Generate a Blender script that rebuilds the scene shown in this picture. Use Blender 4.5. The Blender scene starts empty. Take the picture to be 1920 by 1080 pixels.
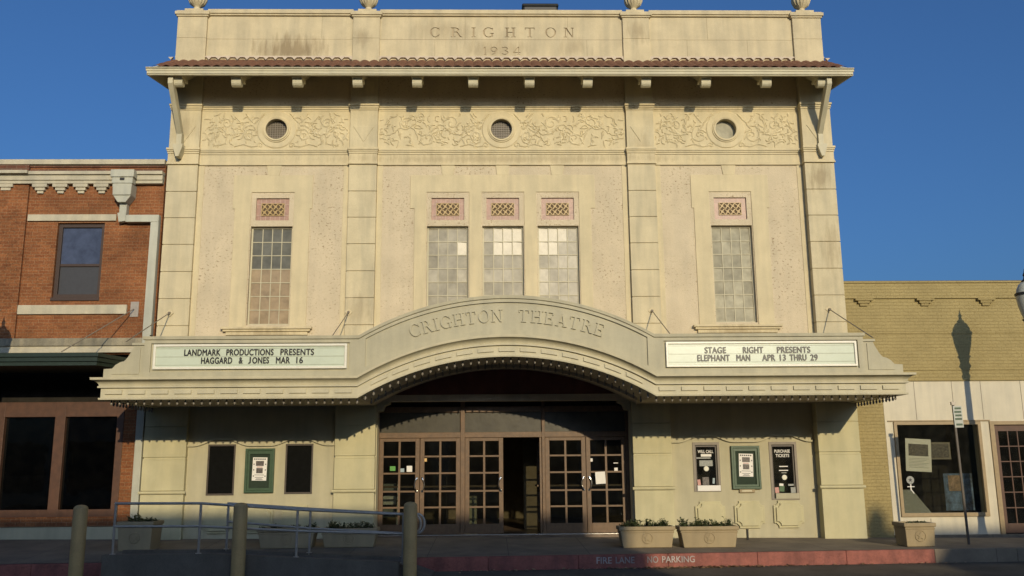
import bpy, bmesh, math, random
import numpy as np
from mathutils import Vector, Matrix
random.seed(7)
S = bpy.context.scene
COL = S.collection
R = math.radians

# ------------------------------------------------------------------ camera
cd = bpy.data.cameras.new('camera'); cam = bpy.data.objects.new('camera', cd); COL.objects.link(cam)
PITCH, YAW, ROLL = 0.194501, 0.022828, -0.0084589
fw = Vector((math.sin(YAW)*math.cos(PITCH), math.cos(YAW)*math.cos(PITCH), math.sin(PITCH)))
rt = Vector((math.cos(YAW), -math.sin(YAW), 0)); up = rt.cross(fw)
r2 = rt*math.cos(ROLL)+up*math.sin(ROLL); u2 = -rt*math.sin(ROLL)+up*math.cos(ROLL)
M = Matrix((r2, u2, -fw)).transposed().to_4x4(); M.translation = Vector((-0.292, -20.047, 1.6))
cam.matrix_world = M
cd.sensor_width = 36; cd.lens = 36*1700/1920; cd.clip_end = 2000; cd.clip_start = .1
S.camera = cam
# ------------------------------------------------------------------ light
TO_SUN = Vector((.235, -1, .285)).normalized()
W = bpy.data.worlds.new('World'); S.world = W; W.use_nodes = True
nt = W.node_tree; bg = nt.nodes['Background']
sky = nt.nodes.new('ShaderNodeTexSky'); sky.sky_type = 'NISHITA'; sky.sun_disc = False
sky.sun_elevation = math.asin(TO_SUN.z); sky.sun_rotation = math.pi - math.atan2(.235, 1)
sky.air_density = 1.0; sky.dust_density = 4.0; sky.ozone_density = 8.0
nt.links.new(sky.outputs[0], bg.inputs[0]); bg.inputs[1].default_value = .125
sd = bpy.data.lights.new('sun', 'SUN'); sd.energy = 3.3; sd.angle = R(.53); sd.color = (1, .83, .56)
sun = bpy.data.objects.new('sun', sd); COL.objects.link(sun)
sun.rotation_euler = TO_SUN.to_track_quat('Z', 'Y').to_euler(); sun.location = (10, -30, 30)
S.view_settings.view_transform = 'Standard'; S.view_settings.look = 'None'
S.view_settings.exposure = 0.0; S.view_settings.gamma = 1; S.view_settings.use_curve_mapping = False
S.render.engine = 'CYCLES'

# ------------------------------------------------------------------ mesh helpers
class MB:
    def __init__(s): s.v = []; s.f = []; s.m = []; s.mi = 0
    def add(s, vs, fs):
        b = len(s.v); s.v += [tuple(v) for v in vs]
        for f in fs: s.f.append([i+b for i in f]); s.m.append(s.mi)
        return s
    def box(s, x0, x1, y0, y1, z0, z1):
        return s.add([(x0,y0,z0),(x1,y0,z0),(x1,y1,z0),(x0,y1,z0),(x0,y0,z1),(x1,y0,z1),(x1,y1,z1),(x0,y1,z1)],
              [(0,3,2,1),(4,5,6,7),(0,1,5,4),(1,2,6,5),(2,3,7,6),(3,0,4,7)])
    def hexa(s, a, b):          # two quads of 4 points
        return s.add(list(a)+list(b), [(3,2,1,0),(4,5,6,7),(0,1,5,4),(1,2,6,5),(2,3,7,6),(3,0,4,7)])
    def prism(s, poly, a, b, axis='y'):
        n = len(poly)
        if axis == 'y': P = lambda p, t: (p[0], t, p[1])
        elif axis == 'x': P = lambda p, t: (t, p[0], p[1])
        else: P = lambda p, t: (p[0], p[1], t)
        return s.add([P(p, a) for p in poly]+[P(p, b) for p in poly],
              [list(range(n)), list(range(2*n-1, n-1, -1))]+[(i, (i+1) % n, (i+1) % n+n, i+n) for i in range(n)])
    def quad(s, a, b, c, d): return s.add([a, b, c, d], [(0,1,2,3)])
    def tube(s, pts, r, n=8, caps=True):
        pts = [Vector(p) for p in pts]; b = len(s.v); rs = r if isinstance(r, (list, tuple)) else [r]*len(pts)
        vs = []; u = None
        for i, p in enumerate(pts):
            t = (pts[min(i+1, len(pts)-1)]-pts[max(i-1, 0)]).normalized()
            if u is None: u = t.cross(Vector((0,0,1)) if abs(t.z) < .9 else Vector((1,0,0))).normalized()
            else: u = (u-t*u.dot(t)).normalized()
            w = t.cross(u)
            for k in range(n):
                a = 2*math.pi*k/n; vs.append(p+u*math.cos(a)*rs[i]+w*math.sin(a)*rs[i])
        fs = []
        for i in range(len(pts)-1):
            for k in range(n): fs.append((i*n+k, i*n+(k+1) % n, (i+1)*n+(k+1) % n, (i+1)*n+k))
        if caps: fs.append(list(range(n-1, -1, -1))); fs.append([(len(pts)-1)*n+k for k in range(n)])
        return s.add(vs, fs)
    def lathe(s, prof, c=(0,0,0), n=24, axis='z', flute=0, fl=(0,0)):
        vs = []; fs = []
        for i, (r, z) in enumerate(prof):
            for k in range(n):
                a = 2*math.pi*k/n; q = r
                if flute and fl[0] <= i <= fl[1]: q = r*(1+.07*math.cos(flute*a))
                if axis == 'z': vs.append((c[0]+q*math.cos(a), c[1]+q*math.sin(a), c[2]+z))
                else: vs.append((c[0]+q*math.cos(a), c[1]+z, c[2]+q*math.sin(a)))
        for i in range(len(prof)-1):
            for k in range(n): fs.append((i*n+k, i*n+(k+1) % n, (i+1)*n+(k+1) % n, (i+1)*n+k))
        fs.append(list(range(n-1, -1, -1))); fs.append([(len(prof)-1)*n+k for k in range(n)])
        return s.add(vs, fs)
    def wall(s, x0, x1, z0, z1, holes, y, d):
        xs = sorted({x0, x1}|{min(max(h[i], x0), x1) for h in holes for i in (0, 1)})
        zs = sorted({z0, z1}|{min(max(h[i], z0), z1) for h in holes for i in (2, 3)})
        full = lambda i, j: 0 <= i < len(xs)-1 and 0 <= j < len(zs)-1 and not any(
            h[0] < (xs[i]+xs[i+1])/2 < h[1] and h[2] < (zs[j]+zs[j+1])/2 < h[3] for h in holes)
        for i in range(len(xs)-1):
            for j in range(len(zs)-1):
                if not full(i, j): continue
                a, b, c, e = xs[i], xs[i+1], zs[j], zs[j+1]
                s.quad((a,y,c),(b,y,c),(b,y,e),(a,y,e)); s.quad((b,y+d,c),(a,y+d,c),(a,y+d,e),(b,y+d,e))
                if not full(i-1, j): s.quad((a,y+d,c),(a,y,c),(a,y,e),(a,y+d,e))
                if not full(i+1, j): s.quad((b,y,c),(b,y+d,c),(b,y+d,e),(b,y,e))
                if not full(i, j-1): s.quad((a,y+d,c),(b,y+d,c),(b,y,c),(a,y,c))
                if not full(i, j+1): s.quad((a,y,e),(b,y,e),(b,y+d,e),(a,y+d,e))
        return s
    def sweep(s, path, prof, dz=None):   # plan path, closed profile of (outward, z)
        n = len(prof); vs = []; fs = []; N = len(path)
        seg = []
        for i in range(N-1):
            d = Vector((path[i+1][0]-path[i][0], path[i+1][1]-path[i][1])).normalized(); seg.append(Vector((d.y, -d.x)))
        for i, p in enumerate(path):
            a = seg[max(i-1, 0)]; b = seg[min(i, N-2)]; m = (a+b)
            m = m.normalized(); m = m/max(m.dot(b), .2)
            h = dz(p[0]) if dz else 0
            for o, z in prof: vs.append((p[0]+m.x*o, p[1]+m.y*o, z+h))
        for i in range(N-1):
            for k in range(n): fs.append((i*n+k, (i+1)*n+k, (i+1)*n+(k+1) % n, i*n+(k+1) % n))
        fs.append(list(range(n))); fs.append([(N-1)*n+k for k in range(n-1, -1, -1)])
        return s.add(vs, fs)
    def mesh(s, name, mats, smooth=False):
        me = bpy.data.meshes.new(name); me.from_pydata(s.v, [], s.f)
        for m in (mats if isinstance(mats, (list, tuple)) else [mats]): me.materials.append(m)
        me.polygons.foreach_set('material_index', s.m)
        bm = bmesh.new(); bm.from_mesh(me); bmesh.ops.remove_doubles(bm, verts=bm.verts, dist=1e-5)
        bmesh.ops.recalc_face_normals(bm, faces=bm.faces); bm.to_mesh(me); bm.free()
        if smooth:
            me.polygons.foreach_set('use_smooth', [True]*len(me.polygons)); me.set_sharp_from_angle(angle=R(38))
        me.update(); return me
    def build(s, name, mats, parent=None, bevel=0, smooth=False, loc=None):
        o = bpy.data.objects.new(name, s.mesh(name, mats, smooth)); COL.objects.link(o)
        if parent: o.parent = parent
        if loc: o.location = loc
        if bevel:
            b = o.modifiers.new('bevel', 'BEVEL'); b.width = bevel; b.segments = 2; b.limit_method = 'ANGLE'; b.angle_limit = R(40)
        return o
def tag(o, label=None, cat=None, group=None, kind=None):
    if label: o['label'] = label
    if cat: o['category'] = cat
    if group: o['group'] = group
    if kind: o['kind'] = kind
    return o
def thing(name, label, cat, loc=(0,0,0), rz=0, group=None):
    o = bpy.data.objects.new(name, None); COL.objects.link(o); o.location = loc; o.rotation_euler = (0,0,rz); o.empty_display_size = .2
    return tag(o, label, cat, group)
def dup(o, label=None, loc=None, rz=None):
    def cp(a, par):
        c = a.copy(); COL.objects.link(c); c.parent = par
        for ch in a.children: cp(ch, c)
        return c
    c = cp(o, None)
    if label: c['label'] = label
    if loc: c.location = loc
    if rz is not None: c.rotation_euler = (0,0,rz)
    return c
def text_mesh(s, w, h, ext=.006, bold=0.0, mat=None, space=1.0):
    cu = bpy.data.curves.new('t', 'FONT'); cu.body = s; cu.extrude = ext; cu.offset = bold; cu.space_character = space
    o = bpy.data.objects.new('t', cu); COL.objects.link(o); bpy.context.view_layer.update()
    me = bpy.data.meshes.new_from_object(o.evaluated_get(bpy.context.evaluated_depsgraph_get()))
    bpy.data.objects.remove(o); bpy.data.curves.remove(cu)
    n = len(me.vertices); a = np.empty(n*3, 'f'); me.vertices.foreach_get('co', a); a = a.reshape(-1, 3)
    lo, hi = a.min(0), a.max(0)
    sx = w/(hi[0]-lo[0]) if w else h/(hi[1]-lo[1]); sz = h/(hi[1]-lo[1])
    b = np.stack([(a[:,0]-lo[0])*sx, -a[:,2], (a[:,1]-lo[1])*sz], 1)     # x right, z up, front to -y
    return b, [list(p.vertices) for p in me.polygons], me
def put_text(mb, s, x0, z0, y, w, h, ext=.004, bold=0.0, space=1.0, center=False):
    b, f, me = text_mesh(s, w, h, ext, bold, space=space)
    if center: x0 = x0-b[:,0].max()/2
    mb.add([(v[0]+x0, v[1]+y, v[2]+z0) for v in b.tolist()], f); bpy.data.meshes.remove(me)

# ------------------------------------------------------------------ materials
def nodes(name):
    m = bpy.data.materials.new(name); m.use_nodes = True; t = m.node_tree
    return m, t, t.nodes['Principled BSDF']
def N(t, typ, **kw):
    n = t.nodes.new(typ)
    for k, v in kw.items():
        if k in n.inputs: n.inputs[k].default_value = v
        else: setattr(n, k, v)
    return n
def ramp(t, fac, stops):
    r = t.nodes.new('ShaderNodeValToRGB'); e = r.color_ramp.elements
    e[0].position, e[0].color = stops[0][0], (*stops[0][1], 1) if len(stops[0][1]) == 3 else stops[0][1]
    e[1].position, e[1].color = stops[1][0], (*stops[1][1], 1)
    for p, c in stops[2:]:
        x = e.new(p); x.color = (*c, 1)
    t.links.new(fac, r.inputs[0]); return r
def g3(v): return (v, v, v)
def mix(t, fac, a, b, typ='MIX'):
    n = t.nodes.new('ShaderNodeMix'); n.data_type = 'RGBA'; n.blend_type = typ
    for i, x in ((0, fac), (6, a), (7, b)):
        if isinstance(x, bpy.types.NodeSocket): t.links.new(x, n.inputs[i])
        elif i == 0: n.inputs[0].default_value = x
        else: n.inputs[i].default_value = (*x, 1)
    return n.outputs[2]
def stone(name, col, var=.14, scale=2.2, bump=.12, rough=.85, pits=0, streak=.12, fine=45, stains=None, spec=.3):
    m, t, b = nodes(name); L = t.links
    tc = N(t, 'ShaderNodeTexCoord'); oc = tc.outputs['Object']
    n1 = N(t, 'ShaderNodeTexNoise', Scale=scale, Detail=6.0, Roughness=.6); L.new(oc, n1.inputs['Vector'])
    c = mix(t, 1.0, col, ramp(t, n1.outputs[0], [(.3, g3(1-var*1.3)), (.7, g3(1+var*.35))]).outputs[0], 'MULTIPLY')
    n2 = N(t, 'ShaderNodeTexNoise', Scale=fine, Detail=4.0, Roughness=.7); L.new(oc, n2.inputs['Vector'])
    c = mix(t, 1.0, c, ramp(t, n2.outputs[0], [(.25, g3(1-var)), (.6, g3(1.0))]).outputs[0], 'MULTIPLY')
    if streak:
        mp = N(t, 'ShaderNodeMapping'); mp.inputs['Scale'].default_value = (3.2, 3.2, .35); L.new(oc, mp.inputs[0])
        n3 = N(t, 'ShaderNodeTexNoise', Scale=1.6, Detail=5.0); L.new(mp.outputs[0], n3.inputs['Vector'])
        c = mix(t, 1.0, c, ramp(t, n3.outputs[0], [(.35, (1-streak*1.1, 1-streak, 1-streak*.8)), (.6, g3(1.0))]).outputs[0], 'MULTIPLY')
    h = n2.outputs[0]
    if pits:
        nw = N(t, 'ShaderNodeTexNoise', Scale=16.0, Detail=3.0, Roughness=.65); mp2 = N(t, 'ShaderNodeMapping')
        mp2.inputs['Scale'].default_value = (1, 1, 1.5); L.new(oc, mp2.inputs[0]); L.new(mp2.outputs[0], nw.inputs['Vector'])
        nm = N(t, 'ShaderNodeTexNoise', Scale=.9, Detail=3.0); L.new(oc, nm.inputs['Vector'])
        pm = N(t, 'ShaderNodeMath', operation='MULTIPLY'); L.new(ramp(t, nw.outputs[0], [(.57, g3(0)), (.66, g3(1))]).outputs[0], pm.inputs[0])
        L.new(ramp(t, nm.outputs[0], [(.38, g3(.12)), (.62, g3(1))]).outputs[0], pm.inputs[1])
        pf = N(t, 'ShaderNodeMath', operation='MULTIPLY'); L.new(pm.outputs[0], pf.inputs[0]); pf.inputs[1].default_value = pits
        c = mix(t, pf.outputs[0], c, (col[0]*.42, col[1]*.36, col[2]*.30))
        hh = N(t, 'ShaderNodeMath', operation='SUBTRACT'); L.new(n2.outputs[0], hh.inputs[0]); L.new(pm.outputs[0], hh.inputs[1]); h = hh.outputs[0]
    if stains:
        for (sx, sz, rx, rz, amt, sc) in stains:
            mp3 = N(t, 'ShaderNodeMapping'); mp3.inputs['Location'].default_value = (-sx/rx, 0, -sz/rz); mp3.inputs['Scale'].default_value = (1/rx, 0, 1/rz)
            L.new(oc, mp3.inputs[0]); ln = N(t, 'ShaderNodeVectorMath', operation='LENGTH'); L.new(mp3.outputs[0], ln.inputs[0])
            mp4 = N(t, 'ShaderNodeMapping'); mp4.inputs['Rotation'].default_value = (0, R(35), 0); mp4.inputs['Scale'].default_value = (4.5, 4.5, .9); L.new(oc, mp4.inputs[0])
            n4 = N(t, 'ShaderNodeTexNoise', Scale=sc, Detail=6.0, Roughness=.65); L.new(mp4.outputs[0], n4.inputs['Vector'])
            ad = N(t, 'ShaderNodeMath', operation='MULTIPLY_ADD'); L.new(ln.outputs['Value'], ad.inputs[0]); ad.inputs[1].default_value = -.45; L.new(n4.outputs[0], ad.inputs[2])
            rr = ramp(t, ad.outputs[0], [(.12, g3(0)), (.42, g3(amt))])
            c = mix(t, rr.outputs[0], c, (.15, .10, .045))
    L.new(c, b.inputs['Base Color']); b.inputs['Roughness'].default_value = rough; b.inputs['Specular IOR Level'].default_value = spec
    bp = N(t, 'ShaderNodeBump', Strength=bump, Distance=.02); L.new(h, bp.inputs['Height']); L.new(bp.outputs[0], b.inputs['Normal'])
    return m
def brick(name, c1, c2, cm, mortar=.012, rough=.85, bump=.5, bw=.215, bh=.074, var=.25, dirt=(.1, .06, .035)):
    m, t, b = nodes(name); L = t.links
    tc = N(t, 'ShaderNodeTexCoord'); sp = N(t, 'ShaderNodeSeparateXYZ'); L.new(tc.outputs['Object'], sp.inputs[0])
    ad = N(t, 'ShaderNodeMath', operation='ADD'); L.new(sp.outputs[0], ad.inputs[0]); L.new(sp.outputs[1], ad.inputs[1])
    cb = N(t, 'ShaderNodeCombineXYZ'); L.new(ad.outputs[0], cb.inputs[0]); L.new(sp.outputs[2], cb.inputs[1])
    bt = N(t, 'ShaderNodeTexBrick', Scale=1.0); bt.inputs['Brick Width'].default_value = bw; bt.inputs['Row Height'].default_value = bh
    bt.inputs['Mortar Size'].default_value = mortar/2; bt.inputs['Mortar Smooth'].default_value = .3; bt.inputs['Bias'].default_value = -.1
    bt.inputs['Color1'].default_value = (*c1, 1); bt.inputs['Color2'].default_value = (*c2, 1); bt.inputs['Mortar'].default_value = (*cm, 1)
    L.new(cb.outputs[0], bt.inputs['Vector'])
    n1 = N(t, 'ShaderNodeTexNoise', Scale=1.3, Detail=6.0, Roughness=.65); L.new(tc.outputs['Object'], n1.inputs['Vector'])
    c = mix(t, 1.0, bt.outputs['Color'], ramp(t, n1.outputs[0], [(.3, g3(1-var*1.3)), (.7, g3(1+var*.4))]).outputs[0], 'MULTIPLY')
    n2 = N(t, 'ShaderNodeTexNoise', Scale=28.0, Detail=4.0); L.new(tc.outputs['Object'], n2.inputs['Vector'])
    c = mix(t, 1.0, c, ramp(t, n2.outputs[0], [(.3, g3(1-var)), (.6, g3(1.05))]).outputs[0], 'MULTIPLY')
    L.new(c, b.inputs['Base Color']); b.inputs['Roughness'].default_value = rough; b.inputs['Specular IOR Level'].default_value = .25
    hm = N(t, 'ShaderNodeMath', operation='MULTIPLY_ADD'); L.new(bt.outputs['Fac'], hm.inputs[0]); hm.inputs[1].default_value = -1.0; L.new(n2.outputs[0], hm.inputs[2])
    bp = N(t, 'ShaderNodeBump', Strength=bump, Distance=.012); L.new(hm.outputs[0], bp.inputs['Height']); L.new(bp.outputs[0], b.inputs['Normal'])
    return m
def plain(name, col, rough=.6, metal=0, var=.1, scale=12, spec=.5, bump=.03):
    m, t, b = nodes(name); L = t.links
    tc = N(t, 'ShaderNodeTexCoord'); n = N(t, 'ShaderNodeTexNoise', Scale=scale, Detail=5.0, Roughness=.65); L.new(tc.outputs['Object'], n.inputs['Vector'])
    L.new(mix(t, 1.0, col, ramp(t, n.outputs[0], [(.3, g3(1-var*1.5)), (.7, g3(1+var*.5))]).outputs[0], 'MULTIPLY'), b.inputs['Base Color'])
    b.inputs['Roughness'].default_value = rough; b.inputs['Metallic'].default_value = metal; b.inputs['Specular IOR Level'].default_value = spec
    if bump:
        bp = N(t, 'ShaderNodeBump', Strength=bump*3, Distance=.01); L.new(n.outputs[0], bp.inputs['Height']); L.new(bp.outputs[0], b.inputs['Normal'])
    return m
def glass(name, tint=(.75, .78, .74), refl=1.0, dirt=.06):
    m, t, b = nodes(name); L = t.links; out = t.nodes['Material Output']; t.nodes.remove(b)
    tr = N(t, 'ShaderNodeBsdfTransparent'); tr.inputs[0].default_value = (*tint, 1)
    gl = N(t, 'ShaderNodeBsdfGlossy'); gl.inputs['Roughness'].default_value = .03; gl.inputs[0].default_value = (.95, .95, .95, 1)
    fr = N(t, 'ShaderNodeFresnel'); fr.inputs[0].default_value = 1.5
    tc = N(t, 'ShaderNodeTexCoord'); n = N(t, 'ShaderNodeTexNoise', Scale=1.7, Detail=2.0); L.new(tc.outputs['Object'], n.inputs['Vector'])
    bp = N(t, 'ShaderNodeBump', Strength=.05, Distance=.05); L.new(n.outputs[0], bp.inputs['Height']); L.new(bp.outputs[0], gl.inputs['Normal'])
    mx = N(t, 'ShaderNodeMixShader'); L.new(fr.outputs[0], mx.inputs[0]); L.new(tr.outputs[0], mx.inputs[1]); L.new(gl.outputs[0], mx.inputs[2])
    df = N(t, 'ShaderNodeBsdfDiffuse'); df.inputs[0].default_value = (.4, .38, .32, 1)
    n2 = N(t, 'ShaderNodeTexNoise', Scale=6.0, Detail=6.0); L.new(tc.outputs['Object'], n2.inputs['Vector'])
    rr = ramp(t, n2.outputs[0], [(.4, g3(dirt*.3)), (.8, g3(dirt))])
    m2 = N(t, 'ShaderNodeMixShader'); L.new(rr.outputs[0], m2.inputs[0]); L.new(mx.outputs[0], m2.inputs[1]); L.new(df.outputs[0], m2.inputs[2])
    L.new(m2.outputs[0], out.inputs[0]); return m
CREAM = (.60, .505, .355)
STAIN_P = [(-5.0, 11.30, 1.15, .50, .62, 1.5), (-3.3, 11.6, .25, .3, .3, 2.0), (-.1, 11.35, 1.2, .35, .28, 2.0), (3.2, 11.75, .35, .4, .32, 1.8), (1.7, 11.4, .6, .3, .22, 2), (-1.4, 11.8, 1.0, .4, .22, 2)]
m_stone = stone('smooth_cast_stone', (.61, .525, .328), var=.09, streak=.11, stains=[(-5.28, 4.45, 1.0, .35, .35, 2.2), (5.2, 4.45, 1.0, .35, .4, 2.2), (0, 8.6, 6, .14, .3, 2.5), (3.0, 9.83, 4, .10, .3, 3)])
m_parapet = stone('weathered_cast_stone', (.585, .502, .32), var=.12, streak=.14, stains=STAIN_P)
m_shell = stone('shell_stone', (.59, .503, .343), var=.11, scale=1.6, pits=1.0, streak=.06, bump=.35)
m_lower = stone('painted_stucco', (.475, .435, .288), var=.08, streak=.10, bump=.25, fine=70)
m_lpier = stone('painted_stucco_pale', (.53, .487, .295), var=.08, streak=.10, bump=.25, fine=70)
m_pier = stone('pier_stone', (.59, .515, .33), var=.10, streak=.16, stains=[(7.3, 8.1, .38, .5, .45, 2.0), (7.4, 6.4, .3, .9, .32, 2.0), (-7.35, 9.3, .4, .5, .3, 2.0), (3.2, 8.9, .4, .4, .25, 2.0), (-3.25, 5.0, .4, .5, .25, 2.0)])
m_marq = stone('marquee_paint', (.43, .398, .268), var=.08, streak=.12, rough=.6, bump=.05, spec=.4)
m_marq2 = stone('marquee_paint_pale', (.52, .475, .318), var=.07, streak=.11, rough=.6, bump=.05, spec=.4)
m_soffit = stone('soffit_paint', (.58, .50, .36), var=.15, streak=.1)
m_maroon = stone('maroon_paint', (.20, .085, .065), var=.2, streak=.1)
m_tile = stone('clay_tile', (.21, .098, .052), var=.3, scale=7, streak=0, rough=.8)
m_mortar = stone('mortar', (.55, .47, .36), var=.1, streak=0)
m_white = plain('white_enamel', (.70, .68, .56), rough=.35, var=.04)
m_sign = plain('letter_board', (.54, .60, .47), rough=.22, var=.05, scale=3, bump=.02)
m_black = plain('black_letter', (.012, .012, .014), rough=.4, var=.1)
m_wood = plain('door_wood', (.135, .075, .031), rough=.5, var=.25, scale=9)
m_redwood = plain('red_brown_wood', (.088, .039, .019), rough=.55, var=.22, scale=7)
m_dark = plain('dark_interior', (.03, .027, .022), rough=.9, var=.3, scale=3, spec=.1)
m_lobby = plain('lobby_paint', (.16, .125, .075), rough=.85, var=.2, scale=2, spec=.2)
m_floor = plain('lobby_floor_tile', (.16, .11, .07), rough=.35, var=.3, scale=5)
m_glass = glass('clear_glass', (.62, .64, .60), dirt=.012); m_glass2 = glass('shop_glass', (.80, .81, .77), dirt=.02)
m_screen = plain('dark_screen', (.0065, .0068, .0062), rough=.8, var=.2, spec=.05)
m_bronze = plain('bronze_frame', (.07, .055, .04), rough=.45, var=.15)
m_taupe = plain('taupe_frame', (.20, .17, .125), rough=.5, var=.1)
m_green = plain('green_paint', (.036, .078, .036), rough=.45, var=.15)
m_dgreen = plain('dark_green_paint', (.016, .030, .020), rough=.4, var=.2)
m_felt = plain('green_felt', (.022, .038, .022), rough=.9, var=.15)
m_paper = plain('white_paper', (.74, .72, .66), rough=.7, var=.03, bump=0)
m_ink = plain('black_ink', (.03, .028, .028), rough=.6, bump=0)
m_red = plain('red_ink', (.4, .05, .04), rough=.6, bump=0)
m_photo = plain('photo_print', (.12, .10, .085), rough=.5, var=.7, scale=28, bump=0)
m_chrome = plain('chrome', (.75, .73, .68), rough=.14, metal=1, var=.05)
m_galv = plain('galvanized_steel', (.38, .34, .28), rough=.38, metal=.25, var=.12)
m_bollard = stone('tan_bollard_paint', (.54, .36, .145), var=.16, streak=.25, rough=.6)
m_terra = stone('tan_resin', (.35, .275, .155), var=.1, streak=.12, rough=.7)
m_terrag = plain('grey_lattice_paint', (.24, .205, .15), rough=.6)
m_terrab = plain('brown_terracotta', (.10, .065, .03), rough=.8)
m_soil = stone('soil', (.035, .025, .018), var=.4, streak=0)
m_tint = plain('glass_brick_panel', (.365, .215, .155), rough=.45, var=.2, scale=14)
m_plank = stone('cream_boards', (.60, .545, .40), var=.07, streak=.12, rough=.6)
m_trim = stone('limestone_trim', (.52, .475, .345), var=.12, streak=.16)
m_tan = plain('tan_frame', (.30, .22, .11), rough=.5, var=.12)
m_brick = brick('orange_brick', (.285, .112, .042), (.215, .078, .03), (.285, .165, .085), bump=.35, var=.35)
m_brickd = brick('dark_brick', (.16, .065, .04), (.11, .05, .035), (.2, .16, .11))
m_ochre = brick('ochre_painted_brick', (.355, .284, .125), (.335, .268, .117), (.315, .25, .108), var=.13, bump=.7)
m_lamp = plain('lamp_glass', (.42, .44, .38), rough=.3, var=.05)
m_iron = plain('black_iron', (.015, .016, .015), rough=.5)
def leafmat(name, col):
    m, t, b = nodes(name); L = t.links
    oi = N(t, 'ShaderNodeNewGeometry'); rr = ramp(t, oi.outputs['Random Per Island'], [(0, tuple(c*.55 for c in col)), (1, tuple(c*1.5 for c in col))])
    L.new(rr.outputs[0], b.inputs['Base Color']); b.inputs['Roughness'].default_value = .55
    return m
m_leaf = leafmat('leaf_green', (.06, .078, .03)); m_dry = leafmat('dry_leaf', (.26, .16, .08))
def pane_mat(name, col, rough, v=.09):
    m, t, b = nodes(name); L = t.links
    gi = N(t, 'ShaderNodeNewGeometry'); tc = N(t, 'ShaderNodeTexCoord')
    n = N(t, 'ShaderNodeTexNoise', Scale=5.0, Detail=5.0, Roughness=.6); L.new(tc.outputs['Object'], n.inputs['Vector'])
    c = mix(t, 1.0, col, ramp(t, gi.outputs['Random Per Island'], [(0, g3(1-v)), (1, g3(1+v))]).outputs[0], 'MULTIPLY')
    c = mix(t, 1.0, c, ramp(t, n.outputs[0], [(.3, g3(.7)), (.7, g3(1.15))]).outputs[0], 'MULTIPLY')
    L.new(c, b.inputs['Base Color']); b.inputs['Roughness'].default_value = rough; b.inputs['IOR'].default_value = 1.5; b.inputs['Specular IOR Level'].default_value = .3
    bp = N(t, 'ShaderNodeBump', Strength=.10, Distance=.03); L.new(n.outputs[0], bp.inputs['Height']); L.new(bp.outputs[0], b.inputs['Normal'])
    return m
m_pane_grey = pane_mat('frosted_pane', (.30, .275, .20), .33)
m_pane_frost = pane_mat('deep_frosted_pane', (.33, .31, .22), .6, .22)
m_pane_dim = pane_mat('dim_pane', (.15, .125, .085), .3)
m_pane_blue = pane_mat('dark_pane', (.13, .128, .10), .25)
m_pane_tan = pane_mat('tan_backed_pane', (.31, .235, .14), .3)

# ------------------------------------------------------------------ ground
def zw(x): return .16-.008*(x+7.5)
def zk(x): return -.055+.006*(x+7.5)
KY = -2.9
def zs(x, y): a = min(max(y/KY, 0), 1); return zw(x)*(1-a)+zk(x)*a
def zr(x, y):
    d = min(max(KY-y, 0), 2.2); return zk(x)-.235-.03*d
def sheet(name, mat, xs, ys, zf, kind='structure'):
    mb = MB(); vs = [(x, y, zf(x, y)) for y in ys for x in xs]; nx = len(xs)
    mb.add(vs, [(j*nx+i, j*nx+i+1, (j+1)*nx+i+1, (j+1)*nx+i) for j in range(len(ys)-1) for i in range(nx-1)])
    return tag(mb.build(name, mat, smooth=True), kind=kind)
m_asph = stone('asphalt', (.13, .112, .08), var=.35, scale=1.1, fine=90, bump=.6, streak=0, rough=.9)
m_walk = stone('sidewalk_concrete', (.23, .19, .135), var=.28, scale=1.5, fine=60, bump=.3, streak=0)
t_ = m_walk.node_tree; b_ = t_.nodes['Principled BSDF']; src = b_.inputs['Base Color'].links[0].from_socket
bt_ = N(t_, 'ShaderNodeTexBrick', Scale=1.0); bt_.offset = 0; bt_.inputs['Brick Width'].default_value = 1.5; bt_.inputs['Row Height'].default_value = 1.45; bt_.inputs['Mortar Size'].default_value = .006
t_.links.new(N(t_, 'ShaderNodeTexCoord').outputs['Object'], bt_.inputs['Vector'])
t_.links.new(mix(t_, bt_.outputs['Fac'], src, (.09, .075, .052)), b_.inputs['Base Color'])
m_conc = stone('grey_concrete', (.155, .132, .10), var=.22, scale=1.8, streak=.1)
m_kerbred = stone('red_kerb_paint', (.33, .115, .085), pits=.55, var=.28, scale=3.5, fine=30, streak=.25, rough=.7)
xs = [-300, -80, -30, -16]+[-14+i for i in range(29)]+[18, 30, 80, 300]
clx = lambda x: max(-14, min(14, x))
sheet('road', m_asph, xs, [-300, -100, -40, -33.6, -20, -12, -8, -6, -5.1, -4.5, -4, -3.5, KY-.02], lambda x, y: zr(clx(x), y))
sheet('sidewalk', m_walk, [x for x in xs if abs(x) < 90], [KY+.14, -2.4, -1.9, -1.4, -.9, -.45, -.05, .5, 1.0], lambda x, y: zs(clx(x), y) if y < 0 else zw(clx(x)))
sheet('ground', m_asph, [-300, 300], [.9, 400], lambda x, y: -.6)
mb = MB()
def kerb(x0, x1, nm, mat):
    mb = MB(); n = max(1, int((x1-x0)/1.5))
    for i in range(n):
        a = x0+(x1-x0)*i/n; b = x0+(x1-x0)*(i+1)/n; e = .0015
        A = [(a+e, KY, zr(clx(a), KY)-.2), (b-e, KY, zr(clx(b), KY)-.2), (b-e, KY+.15, zr(clx(b), KY)-.2), (a+e, KY+.15, zr(clx(a), KY)-.2)]
        B = [(a+e, KY+.02, zk(clx(a))+.004), (b-e, KY+.02, zk(clx(b))+.004), (b-e, KY+.15, zk(clx(b))+.004), (a+e, KY+.15, zk(clx(a))+.004)]
        mb.hexa(A, B)
    o = mb.build(nm, mat, bevel=.012); return tag(o, kind='structure')
kerb(-60, -8.6, 'kerb', m_kerbred)
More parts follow.
